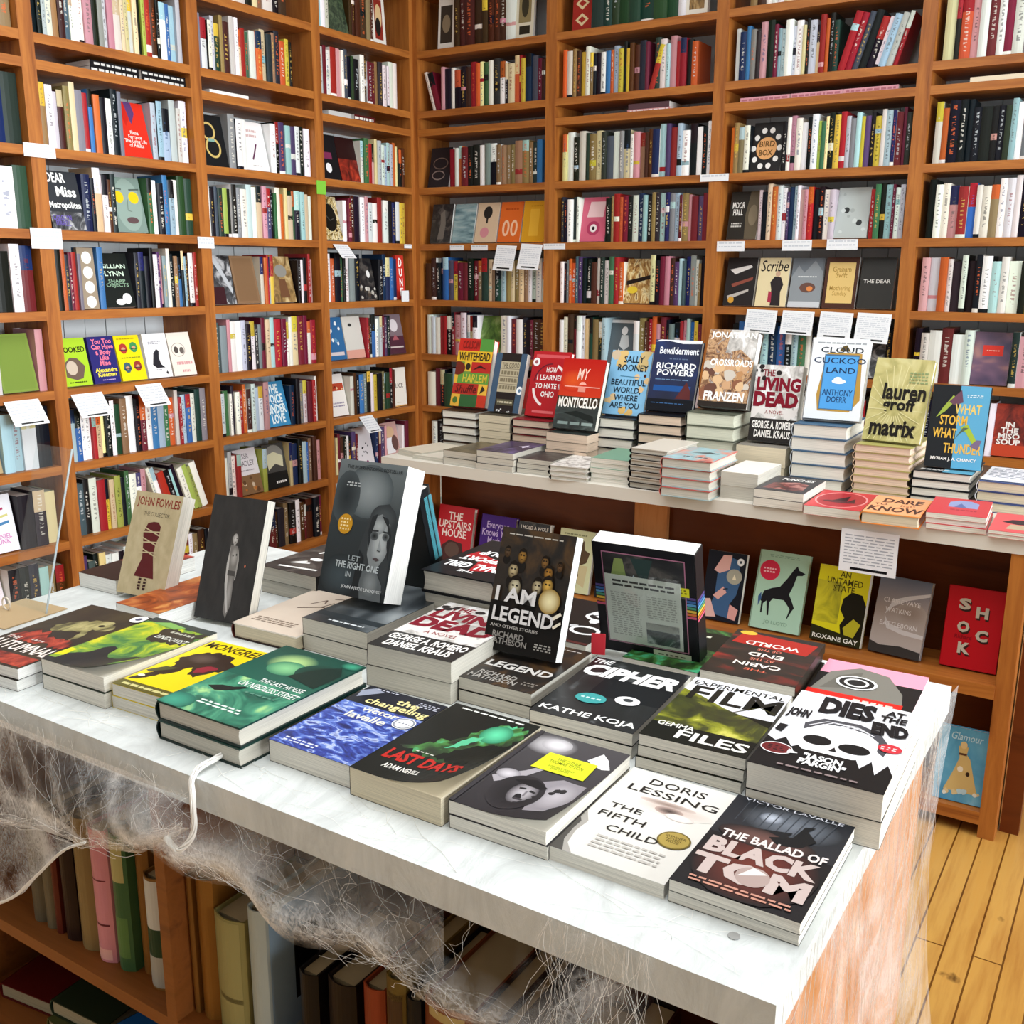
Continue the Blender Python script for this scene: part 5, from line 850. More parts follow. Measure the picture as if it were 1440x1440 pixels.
leaning('grey misty standing paperback with a pale girl portrait and gold badge', 2.171, -3.087, T+.0575, 2.1, .145, .236, 19.3, .052, easel='grey portrait book', cover='#3a3f42', page='w', ops=[('G', 0, 0, 1, .55, '#1d2124', '#2f3538'), ('G', 0, .55, 1, 1, '#2f3538', '#6a7174'), ('g', .5, .78, .36, .2, '#8a9194', '#485054'), ('g', .18, .72, .2, .2, '#1f2427', '#41484c'), ('g', .3, .14, .3, .16, '#3c464c', '#22272a'), ('p', [(.52, .06), (.5, .35), (.58, .58), (.68, .69), (.84, .71), (.97, .62), (.98, .06)], '#33373a'), ('g', .78, .6, .19, .1, '#4a4f52', '#33373a'), ('p', [(.6, .5), (.64, .6), (.76, .63), (.9, .56), (.93, .42), (.88, .3), (.8, .22), (.72, .22), (.64, .32)], '#7d8285'), ('g', .8, .43, .13, .17, '#b4b9bb', '#7d8285'), ('g', .74, .54, .1, .06, '#a9aeb0', '#7d8285'), ('p', [(.6, .5), (.62, .6), (.7, .63), (.66, .5), (.64, .34)], '#24272a'), ('p', [(.76, .62), (.86, .6), (.94, .48), (.95, .3), (.9, .4), (.87, .54)], '#24272a'),
    ('g', .7, .465, .06, .032, '#0f1113', '#5a5f62'), ('g', .865, .47, .05, .03, '#0f1113', '#6a6f72'), ('l', [(.64, .5), (.75, .505)], .018, '#2a2d30'), ('l', [(.82, .505), (.91, .5)], .018, '#2a2d30'), ('p', [(.79, .46), (.775, .37), (.8, .355), (.83, .37)], '#8f9497'), ('l', [(.775, .365), (.82, .36)], .012, '#3f4346'), ('p', [(.73, .3), (.77, .315), (.84, .3), (.79, .285)], '#4a3f42'), ('p', [(.62, .2), (.72, .23), (.82, .21), (.93, .12), (.95, 0), (.56, 0)], '#5a5f62'), ('g', .76, .12, .12, .1, '#84898b', '#5a5f62'), ('p', [(.5, 0), (.52, .35), (.6, .3), (.6, .1), (.64, 0)], '#1d2023'),
    B_('THE INTERNATIONAL BESTSELLER', .12, .935, .95, .96, '#23272a', .012), B_('LET', .38, .26, .55, .3, '#9aa2a6', .01), B_('THE RIGHT ONE', .2, .2, .85, .25, '#b9c0c4', .02), B_('IN', .38, .14, .46, .18, '#9aa2a6', .02), B_('JOHN AJVIDE LINDQVIST', .35, .05, .95, .08, '#d3d6d8', .01), ('x', .16, .8, .38, .84, 2, '#b9bcbe')],
    stickers=[('gold oval badge', ('e', .24, .52, .11, .075, '#c08a1c'), ('x', .17, .47, .31, .57, 4, '#f0dca8'))])
leaning('black standing paperback with a crowd of yellow-lit faces and white title', 2.530, -3.1, T+.0395, 2.7, .129, .193, 20, .024, easel='crowd of faces book', cover='#14110f', page='w', ops=[('a', 0, 0, 1, 1, 'legendbg'), ('r', 0, 0, 1, .4, '#120f0d'), ('x', .1, .94, .85, .96, 1, '#bdb6ac'), *[q for x, y, r, c in ((.12, .8, .045, '#5a4632'), (.33, .78, .06, '#a87a36'), (.24, .66, .07, '#c9b58a'), (.3, .53, .085, '#d8cfae'), (.6, .56, .07, '#cfc09a'), (.65, .76, .05, '#8a6230'), (.72, .68, .06, '#b07a2e'), (.74, .58, .075, '#dcae50'), (.86, .74, .04, '#6a4a30')) for q in (('e', x, y-r*1.4, r*1.1, r*.9, '#1a1512'), ('g', x, y, r*1.0, r, c, '#3a2814'), ('p', [(x-r*.95, y+r*.2), (x-r*.7, y+r*.9), (x, y+r*1.15), (x+r*.7, y+r*.9), (x+r*.95, y+r*.2), (x+r*.5, y+r*.62), (x-r*.5, y+r*.62)], '#1a120c'), ('g', x-r*.1, y+r*.2, r*.6, r*.55, c, '#8a6a3a') if False else ('e', x, y-r*.1, r*.01, r*.01, c), ('l', [(x-r*.5, y+.01), (x-r*.15, y+.01)], .02, '#1c1510'), ('l', [(x+r*.15, y+.01), (x+r*.5, y+.01)], .02, '#1c1510'), ('l', [(x-r*.25, y-r*.45), (x+r*.25, y-r*.45)], .012, '#3a2216'))], ('p', [(.6, .3), (.66, .42), (.9, .42), (.97, .3)], '#1d1712'), ('g', .8, .46, .14, .1, '#f0e4b4', '#9a7a3a'), ('l', [(.88, .33), (.98, .38)], .04, '#e6dcc8'), ('l', [(.9, .26), (1, .31)], .035, '#e6dcc8'),
    ('t', 'I AM', .07, .4, .62, .52, '#dcd8d6', dict(bold=.03)), ('t', 'LEGEND', .07, .24, .9, .36, '#dcd8d6', dict(bold=.03)), B_('AND OTHER STORIES', .07, .19, .72, .215, '#b9b4ae', .01), B_('RICHARD\nMATHESON', .07, .06, .6, .16, '#8f8a85', .02), ('x', .7, .06, .93, .12, 3, '#a8a39c')])
def rainbow(x0, x1, y): return [('r', x0, y-.028*i, x1, y-.028*i+.021, c) for i, c in enumerate(('#5a4a86', '#3f6aa8', '#5f9fd0', '#4f9a7a', '#e6c04a', '#d9763a', '#d05a7a'))]
rb = leaning('large black book showing its back cover, rainbow stripes at both sides', 2.645, -2.915, T+.021, 4.2, .168, .205, -15.5, .035, cover='#16151a', page='w', ops=[('r', 0, 0, 1, 1, '#17161b'), *rainbow(0, .1, .6), *rainbow(.9, 1, .6), ('r', .09, .1, .91, .93, '#b87a94'), ('r', .1, .11, .9, .92, '#1b2021'), ('a', .1, .6, .9, .92, 'dk'), ('p', [(.15, .65), (.22, .88), (.3, .88), (.34, .65)], '#8a9a5a'), ('p', [(.35, .62), (.4, .75), (.48, .64)], '#b9c4cc'), ('p', [(.38, .9), (.6, .9), (.5, .62)], '#2f4240'), ('r', .55, .03, .93, .09, '#d3d3c0'), ('x', .6, .045, .88, .07, 1, '#6a6a5c')],
    stickers=[('yellow staff-pick tag', ('r', .78, .62, .94, .7, '#e6e02a'), ('x', .81, .64, .92, .69, 2, '#6a6410'))])
e = thing('sign_holder', 'clear acrylic holder with a printed review sheet in front of the rainbow-striped book', 'sign holder', rb.matrix_world @ Matrix.Translation((.004, .022, .0375)))
p = MB(); p.box((.012, .0, .0), (.142, .135, .0015), '#fff', M_ACR); p.obj('acrylic_sleeve', e)
p = MB(); p.box((.014, .002, -.0012), (.14, .128, -.0004), '#d9d9cf'); paint(p, [('r', 0, 0, 1, 1, '#d2d3c8'), ('x', .08, .83, .92, .95, 2, '#3a3a38'), ('x', .06, .1, .46, .76, 20, '#a5a59c'), ('x', .54, .42, .94, .76, 10, '#a5a59c'), ('a', .52, .04, .96, .36, 'bw'), ('r', .52, .25, .96, .36, '#b9b9b0')], .126, .126, -.0003, 0, (.014, .002)); p.obj('review_sheet', e)
mb = MB(); mb.box((.1685, .001, 0), (.1695, .204, .0348), '#141318')
for i, c in enumerate(('#5a4a86', '#3f6aa8', '#5f9fd0', '#4f9a7a', '#e6c04a', '#d9763a', '#d05a7a')): mb.face([(.1697, .118-.0058*i, .001), (.1697, .1223-.0058*i, .001), (.1697, .1223-.0058*i, .034), (.1697, .118-.0058*i, .034)], c)
paint(mb, [], .1, .1, 0); so = mb.obj('striped_spine', rb)
leaning('dark hardcover with cyan spine lettering turned away behind the grey portrait book', 2.282, -2.84, T, 180, .14, .245, 15, .034, hard=True, cover='#1c2226', spine='#10161a', page='w')
mb = MB(); paint(mb, [B_('T\nH\nE', .2, .05, .8, .36, '#39c3d8', .05), ('x', .15, .42, .45, .95, 46, '#6ad0e2'), ('x', .55, .42, .85, .95, 46, '#6ad0e2')], .032, .24, 0)
so = mb.obj('spine_lettering'); hb = [o for o in bpy.data.objects if o.name.startswith('hardcover_book') and o.parent is None][-1]; so.parent = hb; so.matrix_basis = Matrix(((0, 0, -1, -.0034), (0, 1, 0, .002), (1, 0, 0, .001), (0, 0, 0, 1)))
p = MB(); p.box((0, 0, 0), (.022, .003, .034), '#c8323c'); o = p.obj('paper_flag'); o.matrix_world = MX(2.672, -3.005, T+.0365, 20); tag(o, 'small red paper flag standing at the head of the slanted white title', 'flag')
p = MB(); p.box((0, 0, 0), (.12, .13, .002), '#b9a07a'); o = p.obj('tan_sheet'); o.matrix_world = MX(1.588, -3.40, T+.0005, 4); tag(o, 'thin tan sheet on the near table behind the acrylic panel', 'paper')  # thin tan sheet laid over the white top
p = MB(); a = math.radians(16); p.box((0, 0, 0), (.108, .0035, .31), '#fff', M_ACR); r = thing('acrylic_screen', 'tall clear acrylic panel at the far end of the near table', 'acrylic screen', Matrix.Translation((1.585, -3.304, T+.0006)) @ Matrix.Rotation(-a, 4, 'X')); p.obj('sheet', r)
p = MB(); p.box((.108, 0, 0), (.1095, .0035, .31), '#fff', M_ACE); p.obj('edge', r)
p = MB(); p.tube([(1.613+.012*math.cos(i*math.pi/8), -3.329, T+.0145+.012*math.sin(i*math.pi/8)) for i in range(17)], .0016, '#d9cfc0'); tag(p.obj('binder_ring'), 'small pale ring standing on the tan sheet', 'ring')

# ------------------------------------------------------------------ books on the far table, front row
art('olive', [(.35, '#3a3426'), (.55, '#6b5f45'), (.75, '#2c281e')], (3, 3), 4, .8)
art('violet', [(.35, '#231d2e'), (.5, '#453659'), (.66, '#6a5a86'), (.78, '#2a2433')], (2, 2), 4, .8)
art('paleprint', [(.38, '#8a8280'), (.48, '#d9d5d0'), (.6, '#e9e6e2'), (.72, '#a39a98')], (4, 5), 5, 1.4)
art('coast', [(.3, '#a8c6cc'), (.46, '#8fb2b9'), (.56, '#d08a7a'), (.66, '#b9605a'), (.76, '#3a4a50')], (2, 2), 4, .8)
art('meat', [(.36, '#2a2224'), (.48, '#7a3434'), (.58, '#b98078'), (.7, '#3a2a2c')], (3, 4), 4, 1)
stack('plain pale cover', 'thin pale paperback at the far end of the far table edge', 1.17, -1.62, -12, .125, .19, .02, 2, cover='#cfc6b4', page='g')
stack('split white and dark cover', 'thin paperback, half white and half dark, second on the far table edge', 1.262, -1.655, -3, .135, .21, .014, 2, cover='#d3cdbf', page='g', ops=[('p', [(1, 0), (1, 1), (.3, 1)], '#3a3530')])
stack('olive landscape cover', 'paperback with a dark olive landscape, beside the violet star one', 1.402, -1.672, -2, .137, .21, .046, 2, cover='#3a3428', page='g', ops=[('a', 0, 0, 1, 1, 'olive')])
stack('violet star cover', 'dark violet paperback with a pale star on the far table edge', 1.545, -1.686, 1, .138, .21, .062, 3, cover='#2b2530', page='g', ops=[('a', 0, 0, 1, 1, 'violet'), ('p', [(.6, .6), (.7, .68), (.75, .78), (.78, .68), (.9, .64), (.8, .6), (.78, .5), (.72, .57)], '#d9cfe6')])
stack('grey slate cover', 'grey-black paperback between the violet star and patterned stacks', 1.69, -1.668, 3, .125, .15, .048, 3, cover='#3a3c42', page='g', ops=[('a', 0, 0, 1, 1, 'dk')])
stack('pale patterned cover', 'white patterned hardcover with a black spine', 1.825, -1.70, 6, .125, .19, .045, 3, hard=True, cover='#d9d4ce', spine='#151515', back='#cfcac2', page='g', ops=[('a', 0, 0, 1, 1, 'paleprint')])
stack('sage green cover', 'plain sage green paperback on the far table edge', 1.95, -1.665, 3, .128, .2, .075, 5, cover='#6f9a82', spine='#6f9a82', back='#e6e2d6', page='p')
stack('bare white cover', 'pale hardcover with black boards topping seven copies', 2.085, -1.675, -2, .122, .21, .12, 7, hard=True, cover='#cbc4b8', spine='#1a1614', back='#1d1816', page='g')
stack('sea and coral cover', 'pale blue and coral hardcover with red-edged boards', 2.205, -1.72, 1, .15, .215, .11, 4, hard=True, cover='#c2605a', spine='#d06a60', back='#9db3b6', page='g', ops=[('r', 0, 0, 1, 1, '#a9c6ca'), ('a', 0, 0, 1, 1, 'coast'), ('p', [(.3, .55), (.6, .7), (.85, .6), (.6, .55)], '#3a4a50'), ('x', .3, .2, .8, .3, 1, '#2f3a44')])
stack('blank white cover', 'blank white fat paperback beside the red-edged stack', 2.36, -1.655, 0, .108, .2, .077, 2, cover='#e9e4dc', page='g')
stack('grey market cover', 'dark grey paperback with white capitals over a red crowd photo', 2.473, -1.697, .5, .136, .214, .048, 2, cover='#2f2e33', page='p', ops=[('r', 0, 0, 1, 1, '#36353a'), ('A', [(.1, .12), (.9, .12), (.85, .55), (.6, .66), (.15, .5)], 'meat'), B_('PUNCHES', .2, .74, .85, .88, '#eceae6', .03)])
stack('red sail ring cover', 'red paperback with a dark sail inside a pink ring', 2.617, -1.718, 2.5, .145, .228, .024, 1, cover='#c2363c', page='p', ops=[('r', 0, 0, 1, 1, '#c8383e'), ('e', .5, .5, .42, .4, '#a92a32'), ('ring', .5, .5, .46, .44, .03, '#e9a0a0'), ('p', [(.3, .35), (.6, .75), (.62, .4), (.72, .62), (.78, .35)], '#3a1f24'), ('e', .5, .38, .3, .06, '#5a2a30')])
stack('orange block-letter cover', 'orange hardcover with tall brown block lettering', 2.769, -1.735, 3, .142, .22, .031, 1, hard=True, cover='#eb9a55', spine='#e07f2c', back='#e58a3a', page='c', ops=[('r', .02, .02, .98, .98, '#f0a878'), B_('DARE', .2, .62, .9, .86, '#4a2a24', .03), B_('TO', .1, .46, .32, .56, '#5a342c', .02), ('x', .55, .44, .8, .56, 2, '#8a4a30'), B_('KNOW', .06, .12, .98, .4, '#4a2a24', .03)])
stack('red cover with blue arch', 'red paperback with a small blue arch picture, topping three copies', 2.918, -1.698, 4, .139, .204, .041, 3, cover='#c63c42', page='p', ops=[('r', 0, 0, 1, 1, '#cc4046'), ('p', [(.3, .45), (.3, .75), (.45, .88), (.65, .88), (.8, .75), (.8, .45)], '#8f9ac6'), ('p', [(.4, .45), (.5, .7), (.62, .45)], '#5a6aa0'), ('x', .35, .24, .8, .36, 1, '#a82a34')])
stack('red cover with black boat', 'coral red paperback with a black boat shape, nearest the end of the far table', 3.065, -1.708, 2, .139, .212, .018, 2, cover='#d4545a', page='p', ops=[('r', 0, 0, 1, 1, '#dc5a5e'), ('p', [(.15, .5), (.3, .66), (.6, .7), (.9, .58), (.7, .46), (.4, .42)], '#2b1c28'), ('p', [(.3, .4), (.7, .4), (.8, .15), (.25, .15)], '#b9a88c'), ('l', [(.8, .3), (.95, .6)], .03, '#f0c0b8')])
# second row: piles with one copy stood up on each
Y2 = -1.43
WH = dict(hard=True, spine='#1c1512', back='#1c1512', page='p')
stack('collage book base', 'dark brown topped hardcover under the standing red, yellow and green book', 1.217, Y2, 0, .148, .23, .139, 5, cover='#3a241a', **WH)
stack('slate-edged book base', 'cream-paged paperback under the standing slate and black book', 1.378, Y2, 0, .128, .21, .135, 5, cover='#4a4436', page='c')
stack('crimson book base', 'crimson topped hardcover under the standing crimson ring book', 1.515, Y2, 0, .15, .225, .131, 5, hard=True, cover='#7a1a22', spine='#1d1517', back='#1d1517', page='s')
stack('red sunset book base', 'grey-paged hardcover under the standing red sunset book', 1.70, -1.51, 0, .152, .2, .111, 4, cover='#2c3230', page='s')
stack('sky blue book base', 'dark-boarded hardcover under the standing sky blue book', 1.838, Y2, 0, .14, .215, .162, 5, hard=True, cover='#1d2028', spine='#15171c', back='#15171c', page='p')
stack('night blue book base', 'black-boarded hardcover under the standing night blue book', 1.988, Y2, 0, .15, .23, .185, 6, hard=True, cover='#14161c', spine='#121316', back='#121316', page='s')
stack('rocky book base', 'thick greenish-cream hardcover under the standing rocky painting book', 2.152, Y2, 0, .158, .235, .204, 5, hard=True, cover='#55594c', spine='#4a4d42', back='#6a6f60', page='#dfe0cb')
stack('torn title base', 'fat cream paperback under the standing torn red title', 2.318, Y2, 0, .152, .23, .118, 2, cover='#8a857c', page='c')
stack('cloud book base', 'thick white hardcover with blue boards under the standing cloud book', 2.485, Y2, 2, .158, .235, .196, 5, hard=True, cover='#41617c', spine='#b9c0c4', back='#5a6f86', page='p')
stack('sunray book base', 'salmon-paged hardcover under the standing sunray book', 2.665, Y2, -1, .155, .235, .153, 7, hard=True, cover='#a8a260', spine='#d9c0a0', back='#cdb696', page='s')
stack('storm bird book base', 'dark-boarded hardcover under the standing half black, half blue bird book', 2.826, Y2, 0, .152, .225, .096, 4, hard=True, cover='#22282c', spine='#14181c', back='#14181c', page='p', ops=[('r', 0, 0, .5, .3, '#1a1d20'), ('r', .5, 0, 1, .3, '#5a9ab4'), ('x', .1, .08, .6, .18, 2, '#e6e6e2')])
stack('scribbled sheet base', 'thick hardcover with blue boards at the end of the far table under a scribbled sheet', 2.993, Y2, 0, .155, .235, .085, 3, hard=True, cover='#4a5a86', spine='#dfe2e6', back='#3f4a7a', page='c')
card('white handwritten sheet lying on the end pile of the far table', Matrix.Translation((2.998, Y2+.225, T+.0865)) @ Matrix.Rotation(-math.pi/2, 4, 'X') @ Matrix.Translation((0, 0, -.215)), .145, .21, '#eef1f8', 7, '#7a8298', name='notice_card', cat='card')
for nm, lab, x, H, yaw, w_, h_, ln, th, col, pg, ops, st in (
    ('collage book', 'red, yellow and green collage-lettered standing hardcover', 1.221, .139, 1.4, .147, .246, 16.7, .033, '#b9342a', 'p', [('r', 0, .82, .62, 1, '#b8281f'), ('r', .62, .82, 1, 1, '#4f8a3a'), ('r', 0, .66, 1, .82, '#dcae2a'), ('r', 0, .5, .45, .66, '#6a8a3c'), ('r', .25, .52, .45, .66, '#e0b437'), ('r', .45, .5, 1, .66, '#b02a22'), ('r', 0, .34, .1, .5, '#d8a83a'), ('r', .1, .34, 1, .5, '#5d8f3a'), ('r', 0, .18, .74, .34, '#a82a1f'), ('r', .74, .18, 1, .34, '#e0ae3c'), ('r', 0, 0, .25, .18, '#d6a43a'), ('r', .25, 0, .75, .18, '#2f5a30'), ('r', .75, 0, 1, .18, '#b8341f'), ('e', .08, .56, .2, .1, '#6a2418'), B_('COLSON', .12, .85, .6, .97, '#7a1c16', .02), B_('WHITEHEAD', .05, .68, .95, .8, '#2b2416', .02), B_('HARLEM', .25, .36, .95, .48, '#c9b43c', .02), B_('Shuffle', .08, .2, .7, .32, '#5a1614', .02, shear=.2), ('p', [(.5, .54), (.7, .62), (.9, .56), (.7, .58)], '#3a1614'), ('p', [(.8, .2), (.85, .32), (.95, .26)], '#2a2018'), ('e', .12, .09, .07, .05, '#4a6a2c'), ('e', .36, .59, .07, .05, '#2b2416')], None),
    ('slate-edged book', 'slate blue-edged standing paperback with cream torn lettering on black', 1.384, .135, -1.4, .129, .209, 16.6, .022, '#3f566e', 'p', [('r', .2, 0, .82, 1, '#241c1a'), ('r', .2, .34, .82, .86, '#b9ae92'), *[('r', .2, y, .82, y+.012, '#8a7f68') for y in (.47, .6, .73)], B_('THE GOOD', .24, .75, .8, .84, '#6a604c', .02), ('x', .24, .36, .8, .73, 3, '#7d735c'), ('r', .24, .12, .78, .22, '#57523f'), ('x', .27, .14, .75, .2, 1, '#c9c0a4'), ('blobs', .2, 0, .85, .05, 6, .05, ['#d9d9d6'])], ('round white prize sticker', ('e', .93, .38, .1, .07, '#eef2f6'), ('e', .93, .38, .04, .03, '#5a7a9a'))),
    ('crimson ring book', 'crimson standing hardcover with a broken white ring round white capitals', 1.534, .131, 1.4, .15, .226, 17.4, .024, '#b01c24', 'p', [('r', .1, .9, .95, .95, '#d0555a'), ('ring', .55, .48, .44, .34, .06, '#f0e4e2', 20, 70), ('ring', .55, .48, .44, .34, .06, '#f0e4e2', 190, 250), ('ring', .55, .48, .44, .34, .03, '#6a1a2a', 90, 170), B_('HOW', .42, .68, .7, .76, '#f4ecea', .02), B_('I LEARNED', .2, .56, .9, .64, '#f4ecea', .02), B_('TO HATE IN', .18, .43, .9, .51, '#f4ecea', .02), B_('OHIO', .36, .3, .7, .39, '#f4ecea', .02), ('r', .2, .05, .75, .09, '#d8666a')], ('small round white sticker', ('e', .13, .83, .09, .065, '#f2eeee'), ('e', .13, .83, .04, .03, '#a05a60'))),
    ('red sunset book', 'red and black standing hardcover with a domed house sketch', 1.700, .111, 1.1, .156, .235, 19.8, .03, '#2b3330', 'p', [('G', 0, .46, 1, 1, '#c4351a', '#b0160f'), ('g', .3, .68, .3, .16, '#d4531f', '#bb2715'), ('a', 0, 0, 1, .34, 'gloom'), ('r', 0, .34, 1, .46, '#3a2f22'), B_('MY', .38, .7, .66, .86, '#f4cfc0', .005, shear=.2), ('p', [(.45, .63), (.5, .67), (.58, .67), (.63, .63)], '#f0a898'), ('l', [(.12, .6), (.95, .6)], .02, '#f0a898'), ('r', .45, .53, .62, .6, '#d98a7a'), B_('MONTICELLO', .04, .3, .96, .45, '#f2ece4', .03), ('p', [(.2, .22), (.5, .26), (.9, .2), (.95, .1), (.5, .18)], '#1a1f1d'), ('r', .1, .06, .35, .1, '#7f8f8a'), ('r', .4, .06, .62, .1, '#7f8f8a'), ('r', .67, .06, .93, .1, '#8f9f9a')], None),
    ('sky blue book', 'sky blue standing hardcover with black capitals and gold patches', 1.838, .162, .4, .145, .213, 18.7, .02, '#7fb4d8', 'p', [('r', 0, 0, 1, 1, '#84b9dc'), ('blobs', 0, .8, .35, 1, 4, .18, ['#d9b878', '#c9b59a']), ('blobs', .7, .75, 1, 1, 5, .2, ['#cda65a', '#c9b07a']), ('blobs', .7, .4, 1, .65, 3, .13, ['#e0a88a', '#d9b88a']), ('blobs', 0, .2, .25, .4, 3, .14, ['#e0c090']), ('blobs', .3, 0, .8, .1, 4, .12, ['#d6b06a']), ('e', .9, .62, .03, .025, '#4a2018'), B_('SALLY\nROONEY', .2, .68, .95, .92, '#182634', .02, lsp=.95), ('l', [(.3, .6), (.8, .59)], .015, '#3f7a9a'), B_('BEAUTIFUL\nWORLD,\nWHERE\nARE YOU', .1, .1, .95, .55, '#182634', .015, lsp=.95)], None),
    ('night blue book', 'night blue standing hardcover with white capitals and a white slip along its head', 1.992, .185, 1, .157, .229, 17.9, .024, '#141a2c', 'w', [('a', 0, 0, 1, 1, 'night'), ('r', 0, 0, 1, .17, '#10131a'), ('r', .1, .28, .9, .36, '#1f4f8f'), B_('Bewilderment', .12, .8, .96, .9, '#e6e9ee', .02), ('x', .35, .72, .75, .75, 1, '#5a6a86'), B_('RICHARD\nPOWERS', .1, .5, .95, .68, '#f0f2f4', .025), ('x', .1, .43, .85, .455, 1, '#6a86a8'), ('p', [(.6, .18), (.72, .32), (.8, .42), (.9, .3), (.92, .18)], '#5a2a2a'), ('p', [(0, .97), (.1, 1), (1, 1), (1, .96), (.6, .95), (.3, .985)], '#e9edf2'), ('x', .1, .1, .8, .12, 1, '#3f6a9a')], None),
    ('rocky painting book', 'big standing hardcover with a rocky brown painting and white capitals', 2.168, .204, -1, .158, .243, 18.4, .045, '#4a3a30', 'w', [('a', 0, 0, 1, 1, 'rocks'), ('A', [(.45, 1), (1, 1), (1, .6), (.7, .75), (.4, .7)], 'silver'), ('r', 0, 0, 1, .07, '#2b2420'), ('blobs', .05, .12, .95, .62, 26, .16, ['#b98a5e', '#d9b48a', '#8a5a42', '#6a463a', '#caa07a', '#a87a62', '#c9c0b4']), B_('JONATHAN', .05, .87, .98, .97, '#f6f4f0', .03), B_('CROSSROADS', .12, .53, .98, .62, '#f6f4f0', .03), B_('FRANZEN', .1, .08, .92, .2, '#f6f4f0', .035)], None),
    ('torn title book', 'standing paperback with torn dark red title and white author lines on the far table', 2.336, .118, 0, .142, .23, 12, .04, '#2a2725', 'g', LIVING, None),
    ('cloud book', 'white standing hardcover with an open book-shaped blue sky and small cloud', 2.496, .196, 3, .163, .238, 16.5, .04, '#dfe3e6', 'p', [('x', .1, .92, .95, .96, 1, '#9aa0a4'), ('p', [(.2, .3), (.3, .82), (.9, .82), (.96, .25), (.8, .1), (.25, .1)], '#b08a3f'), ('p', [(.5, .84), (.55, .9), (.62, .92), (.7, .84)], '#5a4a24'), ('r', .26, .12, .86, .8, '#4a6a86'), ('r', .28, .13, .85, .78, '#4f9ad8'), B_('CLOUD', .18, .82, .92, .89, '#2a3038', .01), B_('CUCKOO', .08, .69, .98, .76, '#1e3050', .01), B_('LAND', .32, .57, .82, .64, '#1e3050', .01), ('e', .56, .47, .12, .03, '#f0f4f8'), ('e', .54, .49, .07, .035, '#f0f4f8'), B_('ANTHONY\nDOERR', .3, .21, .82, .37, '#1f3f6a', .01)], None),
    ('sunray book', 'pale gold standing hardcover with sun rays and thick black lower-case lettering', 2.672, .153, -6, .16, .238, 18.5, .024, '#b5ad6c', 'p', [('a', 0, 0, 1, 1, 'rays'), *[('p', [(.45, .38), (.45+1.3*math.cos(a), .38+.95*math.sin(a)), (.45+1.3*math.cos(a+.08), .38+.95*math.sin(a+.08))], '#e9e3a0') for a in [-.35+i*.2 for i in range(9)] if .45+1.3*math.cos(a) > 9] , *[('l', [(.45+.12*math.cos(a), .38+.08*math.sin(a)), (max(.01, min(.99, .45+.5*math.cos(a))), max(.01, min(.99, .38+.55*math.sin(a))))], .014, '#d6d09a') for a in [i*.2618 for i in range(24)]], ('x', .62, .7, .95, .85, 4, '#8a9a6a'), B_('lauren', .22, .5, .96, .7, '#1a1712', .03), B_('groff', .25, .33, .82, .52, '#1a1712', .03), B_('matrix', .1, .06, .9, .26, '#1a1712', .035)], None),
    ('half-and-half bird book', 'standing hardcover, half black and half blue, with green hummingbirds and yellow capitals', 2.846, .096, .6, .145, .226, 10.6, .026, '#26292c', 'c', [('r', 0, 0, .5, 1, '#24272a'), ('r', .48, 0, 1, 1, '#5fa8cc'), ('p', [(.1, .6), (.25, .68), (.45, .85), (.36, .88), (.2, .72)], '#9ab04a'), ('p', [(.3, .8), (.5, .95), (.55, .8), (.4, .76)], '#6a4a5a'), B_('WHAT', .42, .66, .88, .78, '#e6c86a', .02), B_('STORM', .18, .52, .66, .64, '#e6b84a', .02), B_('WHAT', .08, .36, .5, .48, '#e6b84a', .02), B_('THUNDER', .3, .18, .96, .3, '#e6b84a', .02), ('p', [(.55, .5), (.68, .54), (.85, .36), (.9, .25), (.8, .3), (.66, .44)], '#a3bd3f'), ('p', [(.45, .32), (.6, .5), (.7, .5), (.55, .42)], '#5a6a54'), ('p', [(.75, .28), (.9, .24), (.95, .36), (.86, .36)], '#7a6a86'), B_('MYRIAM J. A. CHANCY', .1, .08, .9, .13, '#f2f0ea', .02), ('x', .6, .86, .9, .9, 2, '#d9ecf2')], None)):
    if nm == 'red sunset book':
        art('sunset', [(.34, '#a8140f'), (.5, '#c8281a'), (.64, '#d9642a'), (.78, '#8a1a12')], (1.6, 2), 2, .4); art('gloom', [(.36, '#1c2221'), (.5, '#2b3432'), (.64, '#48524f'), (.76, '#1a1f1e')], (2, 4), 4, 1)
    if nm == 'night blue book': art('night', [(.34, '#10172e'), (.55, '#16254e'), (.75, '#1d3a78')], (1, 1.4), 2, .3)
    leaning(lab, x, -1.472 if nm == 'red sunset book' else -1.385, T+H+.0002, yaw, w_, h_, ln, th, easel=nm, hard='hardcover' in lab, cover=col, page=pg, ops=ops, stickers=[st] if st else ())
